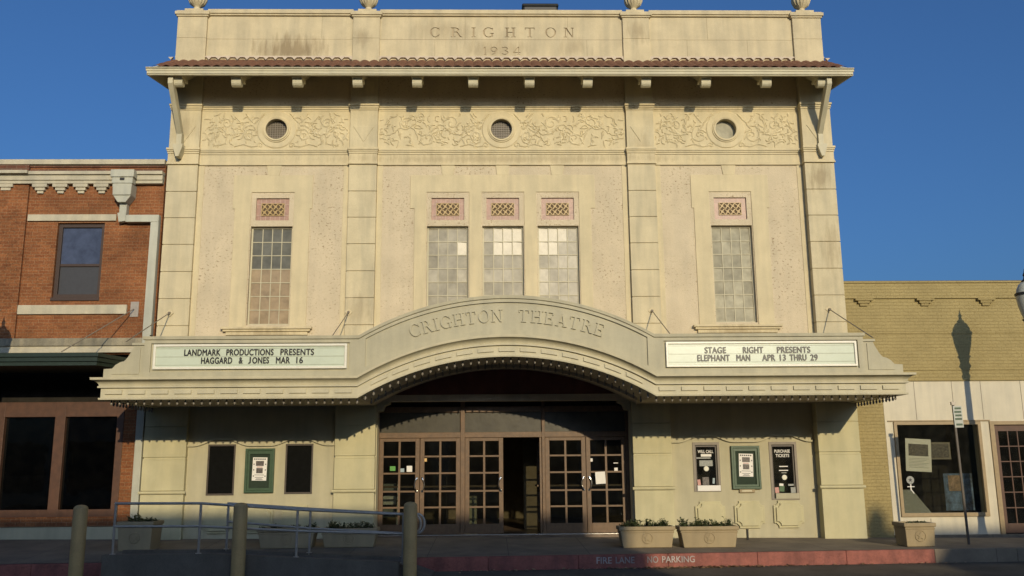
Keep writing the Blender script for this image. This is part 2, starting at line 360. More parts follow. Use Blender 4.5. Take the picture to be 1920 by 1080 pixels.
k_red = kerb(-8.6, 7.85, 'kerb', m_kerbred); kerb(7.85, 60, 'kerb', m_walk)
# stencilled words on the kerb face
m_stencil = stone('worn_white_paint', (.50, .44, .40), var=.3, fine=25, streak=.3)
mb = MB()
for s, x, w in (('FIRE', 1.60, .28), ('LANE', 1.95, .345), ('NO', 2.53, .20), ('PARKING', 2.80, .60)):
    b, f, me = text_mesh(s, w, .115, .0012, .012)
    mb.add([(v[0]+x, v[1]+KY+.006-.004+.0, v[2]+zk(x)-.15) for v in b.tolist()], f); bpy.data.meshes.remove(me)
mb.build('stencil_lettering', m_stencil, k_red)
# concrete ramp beside the kerb
def zramp(x): return .13 if x < -5.1 else (.13-(x+5.1)*.053 if x < -1.9 else -.04-(x+1.9)*.35)
mb = MB(); rx = [-6.95, -6, -5.1, -4.3, -3.5, -2.7, -1.9, -1.35]
for a, b in zip(rx[:-1], rx[1:]):
    mb.hexa([(a,-3.8,-.6),(b,-3.8,-.6),(b,KY-.002,-.6),(a,KY-.002,-.6)], [(a,-3.8,zramp(a)),(b,-3.8,zramp(b)),(b,KY-.002,zramp(b)-.01),(a,KY-.002,zramp(a)-.01)])
for y0 in (-3.86, KY-.09):
    for a, b in zip(rx[:-2], rx[1:-1]):
        mb.hexa([(a,y0,-.6),(b,y0,-.6),(b,y0+.12,-.6),(a,y0+.12,-.6)], [(a,y0,zramp(a)+.05),(b,y0,zramp(b)+.05),(b,y0+.12,zramp(b)+.05),(a,y0+.12,zramp(a)+.05)])
tag(mb.build('ramp', m_conc), kind='structure')

# ------------------------------------------------------------------ theatre
TH = thing('theatre_building', 'three bay cream stone theatre with red tile eave, tall windows and recessed glass doors', 'theatre')
C0 = -.03
WX = [C0-5.25, C0-1.26, C0, C0+1.26, C0+5.25]; WW = .47; WZ0, WZ1 = 4.74, 7.0
RWX = [-5.26, -.05, 5.20]; RZ = 9.31
PIL = [(-7.69, -7.0), (-3.555, -2.92), (2.86, 3.50), (6.95, 7.64)]
PO = [.09, .10, .11, .19]
FRZ = [(-7.0, -3.555), (-2.92, 2.86), (3.50, 6.95)]
# core wall with its openings
holes = [(x-WW, x+WW, WZ0, WZ1) for x in WX]+[(x-.375, x+.375, 7.14, 7.665) for x in WX]+[(x-.3, x+.3, RZ-.3, RZ+.3) for x in RWX]
MB().wall(-7.66, 7.62, 3.6, 10.95, holes, 0, .35).build('upper_wall', m_shell, TH)
lowh = [(-6.435, -5.84, 1.045, 2.125), (-4.765, -4.17, 1.06, 2.125), (4.08, 4.67, 1.03, 2.09), (5.76, 6.37, .845, 2.085), (-2.80, 2.74, -.2, 3.06)]
MB().wall(-7.68, 7.64, -.3, 3.6, lowh, 0, .35).build('lower_wall', m_lower, TH)
mb = MB(); mb.box(-7.66, 7.62, .36, 26, 3.7, 10.9); mb.box(-7.66, -7.3, .36, 26, -.3, 3.7); mb.box(7.26, 7.62, .36, 26, -.3, 3.7)
mb.build('side_wall', m_ochre, TH)
# smooth window surrounds
mb = MB()
for i in (0, 4):
    x = WX[i]; hs = [(x-.49, x+.49, 4.6, 7.80)]
    hs += [(x-.9, x-.85, 4.6, 7.41), (x+.85, x+.9, 4.6, 7.41)]
    mb.wall(x-.90, x+.90, 4.68, 8.205, hs, -.022, .03)
    mb.prism([(x-.13, 8.205), (x+.13, 8.205), (x+.17, 8.44), (x-.17, 8.44)], -.021, .01)
hs = [(x-.49, x+.49, 4.0, 7.80) for x in WX[1:4]]+[(C0-2.12, C0-2.02, 4.0, 7.41), (C0+2.02, C0+2.12, 4.0, 7.41)]
mb.wall(C0-2.12, C0+2.12, 4.02, 8.205, hs, -.022, .03)
for x in WX[1:4]: mb.prism([(x-.13, 8.205), (x+.13, 8.205), (x+.16, 8.44), (x-.16, 8.44)], -.021, .01)
for (a, b) in FRZ:
    mb.box(a+.003, a+.13, -.014, .01, 4.0, 8.44); mb.box(b-.13, b-.003, -.014, .01, 4.0, 8.44)
    mb.box(a+.13, b-.13, -.0125, .01, 8.33, 8.44) if False else None
mb.build('window_surround', m_stone, TH, bevel=.004)
# pilasters: stacked blocks
for (a, b), po in zip(PIL, PO):
    mb = MB(); zz = [3.4, 4.09, 4.71, 5.32, 5.935, 6.56, 7.18, 7.80, 8.44]
    for z0, z1 in zip(zz[:-1], zz[1:]): mb.box(a, b, -po, .02, z0+.009, z1-.009)
    mb.box(a+.012, b-.012, -po+.025, .021, 3.41, 8.43)
    mb.build('pilaster', m_pier, TH, bevel=.006)
    mb = MB(); xm = (a+b)/2; mb.box(a, b, -po, .02, 8.83, 10.88)
    mb.prism([(xm-.24, 9.36), (xm+.24, 9.36), (xm+.0, 8.98)], -po-.014, -po+.01)
    mb.build('pilaster_panel', m_pier, TH, bevel=.005)
# string course and mouldings
def course(name, zs_, mat):
    mb = MB()
    for (z0, z1, o) in zs_:
        for (a, b) in FRZ: mb.box(a-.001, b+.001, -o, .02, z0, z1)
        for (a, b), po in zip(PIL, PO): mb.box(a-o*.5, b+o*.5, -po-o, .02, z0, z1)
    mb.build(name, mat, TH, bevel=.006)
course('string_course', [(8.44, 8.475, .045), (8.475, 8.52, .025), (8.52, 8.70, .012), (8.70, 8.745, .03), (8.745, 8.78, .05), (8.78, 8.83, .07)], m_stone)
course('frieze_moulding', [(9.76, 9.80, .02), (9.80, 9.85, .04), (9.85, 9.90, .065)], m_stone)
# frieze relief panels
def relief(x0, x1, z0, z1, cx, seed):
    rnd = random.Random(seed); st = .0125
    nx = int((x1-x0)/st); nz = int((z1-z0)/st)
    X, Z = np.meshgrid(np.linspace(x0, x1, nx), np.linspace(z0, z1, nz)); H = np.zeros_like(X)
    def stroke(pts, w, h):
        P = np.array(pts); nonlocal H
        lo = P.min(0)-w; hi = P.max(0)+w
        ix0 = max(0, int((lo[0]-x0)/st)-1); ix1 = min(nx, int((hi[0]-x0)/st)+2); iz0 = max(0, int((lo[1]-z0)/st)-1); iz1 = min(nz, int((hi[1]-z0)/st)+2)
        if ix1 <= ix0 or iz1 <= iz0: return
        x = X[iz0:iz1, ix0:ix1]; z = Z[iz0:iz1, ix0:ix1]; D = np.full(x.shape, 9.)
        n = len(P)-1
        for i in range(n):
            a, b = P[i], P[i+1]; ab = b-a; L2 = (ab**2).sum()+1e-9
            t = np.clip(((x-a[0])*ab[0]+(z-a[1])*ab[1])/L2, 0, 1)
            tt = (i+t)/n; ww = w*np.clip(1.25-.9*np.abs(tt-.4)*1.6, .25, 1.1)
            D = np.minimum(D, np.hypot(x-a[0]-t*ab[0], z-a[1]-t*ab[1])/ww)
        H[iz0:iz1, ix0:ix1] = np.maximum(H[iz0:iz1, ix0:ix1], h*np.sqrt(np.clip(1-D**2, 0, 1)))
    def spiral(cx_, cz_, r, a0, turns, sg, w, h):
        pts = []
        n = int(16*turns)
        for i in range(n+1):
            t = i/n; a = a0+sg*t*turns*2*math.pi; rr = r*(1-.85*t); pts.append((cx_+rr*math.cos(a), cz_+rr*math.sin(a)))
        stroke(pts, w, h)
    zc = (z0+z1)/2; half = min(cx-x0, x1-cx); hh = (z1-z0)/2
    items = []
    L = half-.56; k = int(L/.55)
    for i in range(k+1):           # main stem with alternating scrolls
        u = .62+L*i/k*.94; s = 1 if i % 2 else -1
        items.append(('sp', u, s*rnd.uniform(.10, .2), rnd.uniform(.13, .19), rnd.uniform(0, 6.3), rnd.uniform(1.0, 1.5), s, .026))
    pts = [(.55+L*.02*i, .12*math.sin(i*.02*L*math.pi/.40+1)+rnd.uniform(-.02, .02)) for i in range(50)]
    items.append(('st', pts, .022))
    for i in range(int(L*64)):     # leaves and curls
        u = rnd.uniform(.5, half-.12); v = rnd.uniform(-hh+.10, hh-.10); a = rnd.uniform(0, 6.3); l = rnd.uniform(.05, .15); c = rnd.uniform(-2.6, 2.6)
        q = [(u, v)]
        for j in range(5): a += c/5; q.append((q[-1][0]+l/5*1.4*math.cos(a), q[-1][1]+l/5*1.4*math.sin(a)))
        items.append(('st', q, rnd.uniform(.013, .028)))
    items.append(('st', [(.42, -.38), (.55, -.40), (.75, -.34), (.95, -.40)], .03)); items.append(('sp', .36, -.37, .07, 0, 1.2, 1, .02))
    items.append(('st', [(.30, .40), (.40, .28), (.52, .16)], .028)); items.append(('st', [(.72, .40), (.62, .26), (.55, .18)], .024))
    for it in items:
        for sg in (-1, 1):
            if it[0] == 'sp': spiral(cx+sg*it[1], zc+it[2], it[3], it[4] if sg > 0 else math.pi-it[4], it[5], it[6]*sg, it[7]*.7, .022)
            else: stroke([(cx+sg*p[0], zc+p[1]) for p in it[1]], it[2]*.7, .024)
    D = np.hypot(X-cx, Z-RZ)
    edge = np.minimum(np.minimum(X-x0, x1-X), np.minimum(Z-z0, z1-Z)); H *= np.clip((edge-.03)/.03, 0, 1)
    H = np.where(D < .47, .0, H); ann = np.clip((.455-D)/.012, 0, 1)*.025; H = np.maximum(H, ann)
    Y = -.012-H
    mb = MB(); idx = np.arange(nx*nz).reshape(nz, nx)
    keep = (D[:-1, :-1] > .26)&(D[1:, 1:] > .26)&(D[1:, :-1] > .26)&(D[:-1, 1:] > .26)
    mb.v = list(zip(X.ravel().tolist(), Y.ravel().tolist(), Z.ravel().tolist()))
    q = np.stack([idx[:-1, :-1], idx[:-1, 1:], idx[1:, 1:], idx[1:, :-1]], -1)[keep]
    mb.f = q.tolist(); mb.m = [0]*len(mb.f)
    return mb.build('frieze_panel', m_stone, TH, smooth=True)
for (a, b), cx, sd_ in zip(FRZ, RWX, (3, 5, 8)): relief(a+.002, b-.002, 8.832, 9.765, cx, sd_)
for cx in RWX:
    rw = MB().lathe([(.245, -.01), (.245, -.075), (.262, -.085), (.285, -.085), (.29, -.06), (.315, -.06), (.325, -.03), (.325, -.01)], (cx, 0, RZ), 48, 'y').build('round_window', m_stone, TH, smooth=True)
    # open the middle of the ring: rebuild as a hollow collar
    me = rw.data; bm = bmesh.new(); bm.from_mesh(me)
    bmesh.ops.delete(bm, geom=[f for f in bm.faces if len(f.verts) > 10], context='FACES'); bm.to_mesh(me); bm.free()
    mb = MB()
    mb.lathe([(.25, .10), (.25, -.02)], (cx, 0, RZ), 48, 'y')
    c = mb.build('reveal', m_stone, rw, smooth=True); bm = bmesh.new(); bm.from_mesh(c.data)
    bmesh.ops.delete(bm, geom=[f for f in bm.faces if len(f.verts) > 10], context='FACES'); bm.to_mesh(c.data); bm.free()
    mb = MB(); mb.lathe([(.25, .09), (.25, .10)], (cx, 0, RZ), 48, 'y'); mb.build('glass', m_pane_frost if cx > 0 else m_pane_dim, rw)
    if cx < 4:
        mb = MB()
        for i in range(-4, 5):
            q = math.sqrt(max(.0, .245**2-(i*.055)**2))
            mb.box(cx+i*.055-.006, cx+i*.055+.006, .055, .065, RZ-q, RZ+q); mb.box(cx-q, cx+q, .066, .076, RZ+i*.055-.006, RZ+i*.055+.006)
        mb.build('grille', m_terrag, rw)
# tall windows
prng = random.Random(21)
GLINT = {(2,0,1): .8, (2,0,2): .85, (2,0,3): .8, (2,1,1): .95, (2,1,2): .98, (2,1,3): .95, (3,0,0): .93, (3,0,1): .9, (3,1,0): .97, (3,1,1): .95, (3,0,2): .75, (1,1,3): .85}
def tall_window(x, kind):
    rows = 7; mb = MB(); y = .10; fw_ = .035
    mb.wall(x-WW+.001, x+WW-.001, WZ0+.001, WZ1-.001, [(x-WW+fw_, x+WW-fw_, WZ0+fw_, WZ1-fw_)], y, .05)
    cw = (2*WW-2*fw_)/4; ch = (WZ1-WZ0-2*fw_)/rows
    for i in range(1, 4): mb.box(x-WW+fw_+i*cw-.009, x-WW+fw_+i*cw+.009, y+.008, y+.035, WZ0+fw_, WZ1-fw_)
    for j in range(1, rows): mb.box(x-WW+fw_, x+WW-fw_, y+.0095, y+.034, WZ0+fw_+j*ch-.009, WZ0+fw_+j*ch+.009)
    w = mb.build('tall_window', m_marq2, TH)
    g = MB()
    for j in range(rows):
        for i in range(4):
            a = x-WW+fw_+i*cw; b = a+cw; c = WZ0+fw_+j*ch; d = c+ch; top = rows-1-j
            g.mi = 1 if (kind == 0 and top < 3) else (2 if (kind == 0) else 0)
            if kind in (1, 3) and top < 2 and prng.random() < .25: g.mi = 0
            tx = prng.gauss(0, .016); tz = prng.gauss(.004, .016)
            if (kind, top, i) in GLINT:
                n_ = (TO_SUN+(Vector((-.292, -20.05, 1.6))-Vector(((a+b)/2, 0, (c+d)/2))).normalized()).normalized()
                k_ = GLINT[(kind, top, i)]; tx = -n_.x/n_.y*-1*k_*-1; tz = -n_.z/n_.y*k_
            P = lambda px, pz: (px, y+.024+(px-(a+b)/2)*tx+(pz-(c+d)/2)*tz, pz)
            g.quad(P(a, c), P(b, c), P(b, d), P(a, d)); g.v[-4:] = [tuple(v) for v in g.v[-4:]]
    me = bpy.data.meshes.new('glass'); me.from_pydata(g.v, [], g.f)
    for m in (m_pane_frost if kind == 4 else m_pane_grey, m_pane_blue, m_pane_tan): me.materials.append(m)
    me.polygons.foreach_set('material_index', g.m); o = bpy.data.objects.new('glass', me); COL.objects.link(o); o.parent = w
    return w
for i, x in enumerate(WX): tall_window(x, [0, 1, 2, 3, 4][i])
# ornamental tile panels over the windows
for x in WX:
    mb = MB(); mb.box(x-.375, x+.375, .045, .09, 7.14, 7.665)
    p = mb.build('tile_panel', m_tint, TH)
    mb = MB()          # glazed joints
    for k in range(1, 7):
        xx = x-.375+k*.107; mb.box(xx-.003, xx+.003, .043, .05, 7.145, 7.66)
    for zz in (7.27, 7.53): mb.box(x-.372, x+.372, .0435, .05, zz-.003, zz+.003)
    mb.build('joint', m_mortar, p)
    mb = MB(); zc = 7.40; mb.box(x-.26, x+.26, .040, .0445, zc-.145, zc+.145); mb.build('grille_back', m_terrab, p)
    mb = MB(); w_, h_ = .25, .135
    mb.wall(x-w_-.012, x+w_+.012, zc-h_-.012, zc+h_+.012, [(x-w_, x+w_, zc-h_, zc+h_)], .022, .02)
    for i in range(4):
        for j in range(2):
            cx = x-w_+(i+.5)*w_/2; cz = zc-h_+(j+.5)*h_; a = w_/4; c = h_/2
            mb.prism([(cx-a, cz-c), (cx-a+.03, cz-c), (cx+a, cz+c), (cx+a-.03, cz+c)], .0235+.0004*i, .04)
            mb.prism([(cx-a, cz+c), (cx-a, cz+c-.026), (cx+a, cz-c), (cx+a, cz-c+.026)], .0255+.0004*i, .041)
            mb.lathe([(.03, .0), (.03, .018)], (cx, .0215+.0007*j, cz), 10, 'y')
    mb.build('grille', plain('gold_terracotta', (.42, .29, .11), rough=.5) if x == WX[0] else bpy.data.materials['gold_terracotta'], p)
# sills under the outer windows
for x in (WX[0], WX[4]):
    mb = MB(); mb.box(x-1.0, x+1.0, -.14, -.023, 4.63, 4.68); mb.box(x-.96, x+.96, -.10, -.022, 4.58, 4.63); mb.box(x-.9, x+.9, -.06, -.0215, 4.50, 4.58)
    mb.build('window_sill', m_stone, TH, bevel=.006)
# eave: roof slab, tiles, gutter, soffit, corbels, struts
GY = -1.15
mb = MB(); mb.prism([(.0, 11.0), (.0, 10.86), (GY+.06, 10.20), (GY+.03, 10.20), (GY+.03, 10.32)], -7.80, 7.76, 'x'); mb.build('eave', m_stone, TH)
mb = MB(); mb.box(-7.92, 7.88, GY, GY+.03, 10.255, 10.31); mb.box(-7.92, 7.88, GY-.03, GY+.04, 10.31, 10.335); mb.box(-7.90, 7.86, GY+.01, GY+.05, 10.19, 10.255); mb.box(-7.88, 7.84, GY+.03, GY+.09, 10.165, 10.19)
for s_, xe in ((1, -7.91), (-1, 7.87)):
    mb.hexa([(xe, GY+.04, 10.17), (xe+s_*.05, GY+.04, 10.17), (xe+s_*.2, -.0, 10.26), (xe+s_*.15, 0, 10.26)], [(xe, GY+.04, 10.335), (xe+s_*.05, GY+.04, 10.335), (xe+s_*.2, 0, 11.0), (xe+s_*.15, 0, 11.0)])
mb.build('gutter', m_marq2, TH, bevel=.008)
mb = MB(); pit = .222; nt_ = int(15.6/pit); x = -7.79
y0, z0, y1, z1 = .0, 11.02, GY-.02, 10.335
vs = []; xs_ = [(-7.80+pit/8*i) for i in range(nt_*8+1)]
prf = [(0, 0), (.12, 0), (.12, .014), (.4, 0), (.4, .014), (.7, 0), (.7, .014), (1.0, 0)]
for t_, l in prf:
    for xx in xs_:
        h = .045*abs(math.sin(math.pi*(xx+7.80)/pit)); vs.append((xx, y0+(y1-y0)*t_, z0+(z1-z0)*t_+h+l))
n_ = len(xs_)
mb.add(vs, [(j*n_+i, j*n_+i+1, (j+1)*n_+i+1, (j+1)*n_+i) for j in range(len(prf)-1) for i in range(n_-1)])
mb.build('roof_tiles', m_tile, TH)
mb = MB()
for i in range(nt_+1):
    xx = -7.80+pit*i; mb.prism([(xx-.06, 11.10), (xx+.06, 11.10), (xx, 11.035)], -.055, -.0)
mb.box(-7.70, 7.66, -.05, .01, 11.10, 11.135)
mb.build('tile_flashing', m_mortar, TH)
for xx in (-7.28, -5.98, -4.62, -3.28, -1.95, -.69, .58, 1.89, 3.21, 4.57, 5.95, 7.22):
    pr = [(0, 10.78), (-.93, 10.30), (-.96, 10.16)]
    for k in range(9): a = math.pi*(1.0+k/8*1.1); pr.append((-.86+.10*math.cos(a), 10.09+.10*math.sin(a)))
    pr += [(-.74, 10.13), (-.68, 10.22), (0, 10.62)]
    mb = MB(); mb.prism(pr, xx-.108, xx+.108, 'x'); mb.box(xx-.122, xx+.122, -1.0, -.6, 10.17, 10.235)
    mb.build('corbel', m_marq2, TH, bevel=.006)
for s_ in (-1, 1):
    xx = C0+s_*7.38; w = .055
    mb = MB(); mb.prism([(-1.03, 10.20), (-1.03, 10.02), (-.26, 9.10), (-.19, 9.10), (-.19, 9.24), (-.9, 10.20)], xx-w, xx+w, 'x')
    mb.box(xx-.06, xx+.06, -.27, -.185 if s_ > 0 else -.085, 8.86, 9.16)
    mb.prism([(xx-.11, 8.86), (xx+.11, 8.86), (xx+.11, 8.80), (xx+.035, 8.56), (xx-.035, 8.56), (xx-.11, 8.80)], -.33, -.20 if s_ > 0 else -.1)
    mb.build('strut', m_marq2, TH, bevel=.006)
# parapet with carved name
PY0 = .0
for (a, b) in (FRZ[0], FRZ[2]):
    mb = MB(); mb.box(a, b, PY0, .35, 10.9, 11.575); mb.box(a, b, PY0+.001, .351, 11.583, 12.17); mb.box(a, b, PY0+.008, .34, 11.5, 11.6)
    mb.build('parapet', m_parapet, TH, bevel=.004)
mb = MB()
for (a, b) in FRZ:
    mb.box(a, b, -.05, .37, 12.17, 12.21); mb.box(a, b, -.08, .4, 12.21, 12.29); mb.box(a, b, -.06, .38, 12.29, 12.325)
for (a, b) in PIL:
    for (z0_, z1_, o) in ((12.12, 12.16, .03), (12.16, 12.24, .06), (12.24, 12.27, .03)): mb.box(a-o, b+o, -.07-o, .42+o, z0_, z1_)
    mb.box((a+b)/2-.22, (a+b)/2+.22, -.02, .42, 12.27, 12.36)
mb.build('coping', m_parapet, TH, bevel=.008)
for (a, b) in PIL:
    mb = MB(); mb.box(a, b, -.07, .42, 10.9, 11.575); mb.box(a, b, -.069, .421, 11.583, 12.12); mb.box(a+.01, b-.01, -.06, .4, 11.5, 11.6)
    mb.build('parapet_pier', m_parapet, TH, bevel=.006)
# serif capitals as stroke polygons
def ell(cx, cz, rx, rz, tx, tz, a0, a1, n=14):
    o = [(cx+rx*math.cos(R(a0+(a1-a0)*i/n)), cz+rz*math.sin(R(a0+(a1-a0)*i/n))) for i in range(n+1)]
    i_ = [(cx+(rx-tx)*math.cos(R(a0+(a1-a0)*i/n)), cz+(rz-tz)*math.sin(R(a0+(a1-a0)*i/n))) for i in range(n, -1, -1)]
    return o+i_
def bx(x0, x1, z0, z1): return [(x0, z0), (x1, z0), (x1, z1), (x0, z1)]
def stem(x, t=.15, z0=0, z1=1, s=.10, top=True, bot=True):
    q = [bx(x, x+t, z0, z1)]
    if bot: q.append(bx(x-s, x+t+s, z0, z0+.055))
    if top: q.append(bx(x-s, x+t+s, z1-.055, z1))
    return q
GL = {'I': (.36, stem(.105)), 'H': (.86, stem(.10)+stem(.61)+[bx(.2, .65, .47, .54)]),
 'T': (.8, stem(.325, top=False)+[bx(.03, .77, .935, 1), bx(.03, .085, .76, .97), bx(.715, .77, .76, .97)]),
 'N': (.88, stem(.10, .07, top=True)+stem(.70, .07, bot=False)+[[(.06, 1), (.23, 1), (.77, 0), (.66, 0)]]),
 'E': (.70, stem(.10)+[bx(.2, .64, 0, .06), bx(.2, .62, .94, 1), bx(.2, .52, .47, .53), bx(.59, .64, 0, .24), bx(.57, .62, .78, 1), bx(.47, .52, .39, .61)]),
 'R': (.80, stem(.10)+[ell(.30, .75, .32, .25, .14, .06, -90, 90), bx(.2, .32, .94, 1), bx(.2, .32, .5, .56), [(.36, .53), (.5, .53), (.80, .0), (.64, .0)], bx(.62, .86, 0, .05)]),
 'C': (.84, [ell(.45, .5, .43, .52, .15, .06, 42, 318, 24), bx(.74, .80, .70, .98), bx(.74, .79, .08, .30)]),
 'G': (.90, [ell(.45, .5, .43, .52, .15, .06, 42, 300, 24), bx(.74, .80, .70, .98), bx(.66, .80, .02, .42), bx(.56, .88, .38, .43)]),
 'O': (.92, [ell(.46, .5, .44, .52, .14, .05, 0, 180), ell(.46, .5, .44, .52, .14, .05, 180, 360)]),
 'A': (.84, [[(.40, 1), (.47, 1), (.16, 0), (.09, 0)], [(.38, 1), (.49, 1), (.78, 0), (.62, 0)], bx(.22, .62, .30, .36), bx(.0, .25, 0, .05), bx(.54, .86, 0, .05)]),
 '1': (.42, stem(.14, .12, top=False)+[[(.0, .80), (.14, .92), (.14, 1), (.0, .88)]]),
 '9': (.62, [ell(.30, .68, .28, .32, .1, .06, 0, 180), ell(.30, .68, .28, .32, .1, .06, 180, 360), [(.46, .62), (.58, .68), (.42, .1), (.14, 0), (.12, .05), (.34, .14)]]),
 '3': (.58, [ell(.24, .75, .26, .25, .11, .06, -90, 150), ell(.24, .26, .30, .27, .12, .06, -150, 90)]),
 '4': (.64, stem(.40, .1, top=False, s=.06)+[[(.40, 1), (.50, 1), (.08, .28), (.0, .28)], bx(.0, .62, .24, .31)])}
def glyph_add(mb, ch, x, z, w, h, yf, yb, rot=0):
    gw, polys = GL[ch]; ca, sa = math.cos(rot), math.sin(rot)
    for k, p in enumerate(polys):
        q = [((px/gw-.5)*w, (pz)*h) for px, pz in p]
        q = [(x+a*ca-b*sa, z+a*sa+b*ca) for a, b in q]
        mb.prism(q, yf-.0006*k, yb+.0006*k)
mb = MB(); xs1 = [-1.62, -1.115, -.70, -.345, .175, .64, 1.14, 1.58]; ws1 = [.24, .25, .10, .28, .26, .25, .27, .25]
for ch, x_, w_ in zip('CRIGHTON', xs1, ws1): glyph_add(mb, ch, x_, 11.645, w_, .245, -.06, .022)
for ch, x_, w_ in zip('1934', (-.425, -.215, .055, .33), (.07, .18, .17, .18)): glyph_add(mb, ch, x_, 11.20, w_, .195, -.06, .020)
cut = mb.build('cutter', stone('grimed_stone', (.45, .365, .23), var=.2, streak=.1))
a, b = FRZ[1]
mb = MB(); mb.box(a, b, PY0, .35, 10.9, 12.17)
blk = mb.build('name_parapet', [m_parapet], TH)
mod = blk.modifiers.new('carve', 'BOOLEAN'); mod.operation = 'DIFFERENCE'; mod.solver = 'EXACT'; mod.object = cut; mod.use_self = True; mod.material_mode = 'TRANSFER'
bpy.context.view_layer.update()
me = bpy.data.meshes.new_from_object(blk.evaluated_get(bpy.context.evaluated_depsgraph_get()))
blk.modifiers.clear(); blk.data = me; bpy.data.objects.remove(cut)
mb = MB()           # block joints: thin dark beads coloured as the shade of recessed gaps
for zz, x0, x1 in ((11.58, a, b),): mb.box(x0, x1, -.0015, .01, zz-.004, zz+.004)
for xx, z0_, z1_ in ((-1.62, 10.9, 11.58), (-.9, 11.58, 12.17), (.1, 11.58, 12.17), (1.55, 11.58, 12.17), (2.0, 10.9, 11.58), (-5.6, 10.9, 11.575), (-4.3, 11.6, 12.17), (4.9, 11.6, 12.17), (5.85, 10.95, 11.575), (4.4, 10.95, 11.575)):
    mb.box(xx-.003, xx+.003, -.0018, .01, z0_, z1_)
mb.build('masonry_joint', stone('joint_shade', (.30, .24, .15), var=.2), TH)
# lower storey: piers, mouldings, octagons
for (a, b), po in (((-7.78, -6.87), .13), ((-3.69, -2.82), .14), ((2.76, 3.60), .14), ((6.77, 7.68), .27)):
    mb = MB()
    for z0_, z1_ in ((-.2, 1.075), (1.155, 1.80), (1.86, 2.50), (2.512, 3.6)): mb.box(a, b, -po, .02, z0_, z1_)
    mb.box(a+.012, b-.012, -po+.025, .021, 0, 3.59); mb.box(a+.001, b-.001, -po+.005, .02, 1.80, 1.83)
    mb.prism([(-po+.025, 1.082), (-po-.03, 1.085), (-po-.045, 1.115), (-po-.03, 1.145), (-po+.025, 1.148)], a-.04, b+.04, 'x')
    mb.build('pier', m_lpier, TH, bevel=.006)
for (a, b, cs) in ((-6.87, -3.69, (-6.137, -4.467)), (3.60, 6.77, (4.375, 6.065))):
    pts = []; n = 90
    for i in range(n+1):
        x_ = a+(b-a)*i/n; z_ = 2.10
        for c in cs:
            d = abs(x_-c)
            if d < .62: z_ = max(z_, 2.10+.13*min(1, (math.cos(math.pi*max(d-.05, 0)/.57)+1)/2*1.15))
        pts.append((x_, z_))
    mb = MB()
    for (p, q) in zip(pts[:-1], pts[1:]):
        mb.hexa([(p[0], -.055, p[1]-.02), (q[0], -.055, q[1]-.02), (q[0], .01, q[1]-.02), (p[0], .01, p[1]-.02)], [(p[0], -.05, p[1]+.02), (q[0], -.05, q[1]+.02), (q[0], .01, q[1]+.02), (p[0], .01, p[1]+.02)])
    mb.build('wavy_moulding', m_lower, TH)
for cx in (4.40, 5.25, 6.10, -6.14, -5.30, -4.47):
    mb = MB(); w_, h_, k = .325, .285, .10; zc = .545
    def octo(w, h, k): return [(cx-w+k, zc-h), (cx+w-k, zc-h), (cx+w-k, zc-h+k*.45), (cx+w-k*.45, zc-h+k), (cx+w, zc-h+k), (cx+w, zc+h-k), (cx+w-k*.45, zc+h-k), (cx+w-k, zc+h-k*.45), (cx+w-k, zc+h), (cx-w+k, zc+h), (cx-w+k, zc+h-k*.45), (cx-w+k*.45, zc+h-k), (cx-w, zc+h-k), (cx-w, zc-h+k), (cx-w+k*.45, zc-h+k), (cx-w+k, zc-h+k*.45)]
    mb.prism(octo(w_, h_, k), -.045, .0); mb.prism(octo(w_-.05, h_-.05, k*.9), -.085, -.02)
    mb.build('octagonal_panel', m_lpier, TH, bevel=.004)
# dark side windows on the left
for (x0, x1, z0_, z1_) in lowh[:2]:
    mb = MB(); mb.wall(x0, x1, z0_, z1_, [(x0+.035, x1-.035, z0_+.04, z1_-.04)], -.012, .05)
    w = mb.build('display_window', m_bronze, TH, bevel=.003)
    mb = MB(); mb.box(x0+.03, x1-.03, .012, .03, z0_+.03, z1_-.03); mb.build('screen', m_screen, w)
# ticket windows
def ticket(x0, x1, z0_, z1_, words, top):
    mb = MB(); mb.wall(x0, x1, z0_, z1_, [(x0+.055, x1-.055, z0_+.03, z1_-.06)], -.015, .12)
    w = mb.build('ticket_window', m_taupe, TH, bevel=.003)
    mb = MB(); mb.wall(x0+.055, x1-.055, z0_+.03, z1_-.06, [(x0+.085, x1-.085, z0_+.05, z1_-.1)], .03, .03); mb.build('inner_frame', m_bronze, w)
    mb = MB(); mb.box(x0+.08, x1-.08, .045, .049, z0_+.04, z1_-.09); mb.build('glass', m_glass2, w)
    mb = MB(); mb.box(x0-.1, x1+.1, .34, .36, z0_-.3, z1_+.2); mb.box(x0-.1, x1+.1, .12, .34, z0_-.02, z0_+.02); mb.build('booth_wall', m_dark, w)
    mb = MB()
    for i, s in enumerate(words): put_text(mb, s, (x0+x1)/2-.0, z1_-.235-i*.095, .040, .34*min(1, len(s)/8), .068, .001, .02, 1.05, True)
    mb.build('lettering', m_paper, w)
    return w
tw1 = ticket(4.08, 4.67, 1.03, 2.09, ['WILL CALL'], 0)
tw2 = ticket(5.76, 6.37, .845, 2.085, ['PURCHASE', 'TICKETS'], 0)
def speak(w, x, z):
    MB().lathe([(.055, -.0), (.055, -.012), (.04, -.018), (.038, -.012), (.018, -.012), (.016, -.02)], (x, .042, z), 20, 'y').build('speaking_hole', m_white, w, smooth=True)
speak(tw1, 4.375, 1.52); speak(tw2, 6.08, 1.32)
mb = MB(); mb.box(4.15, 4.655, -.03, .035, 1.045, 1.165); mb.build('shelf', m_paper, tw1, bevel=.006)
mb = MB(); mb.box(5.85, 6.36, -.03, .035, .865, .985); mb.build('shelf', m_marq, tw2, bevel=.006)
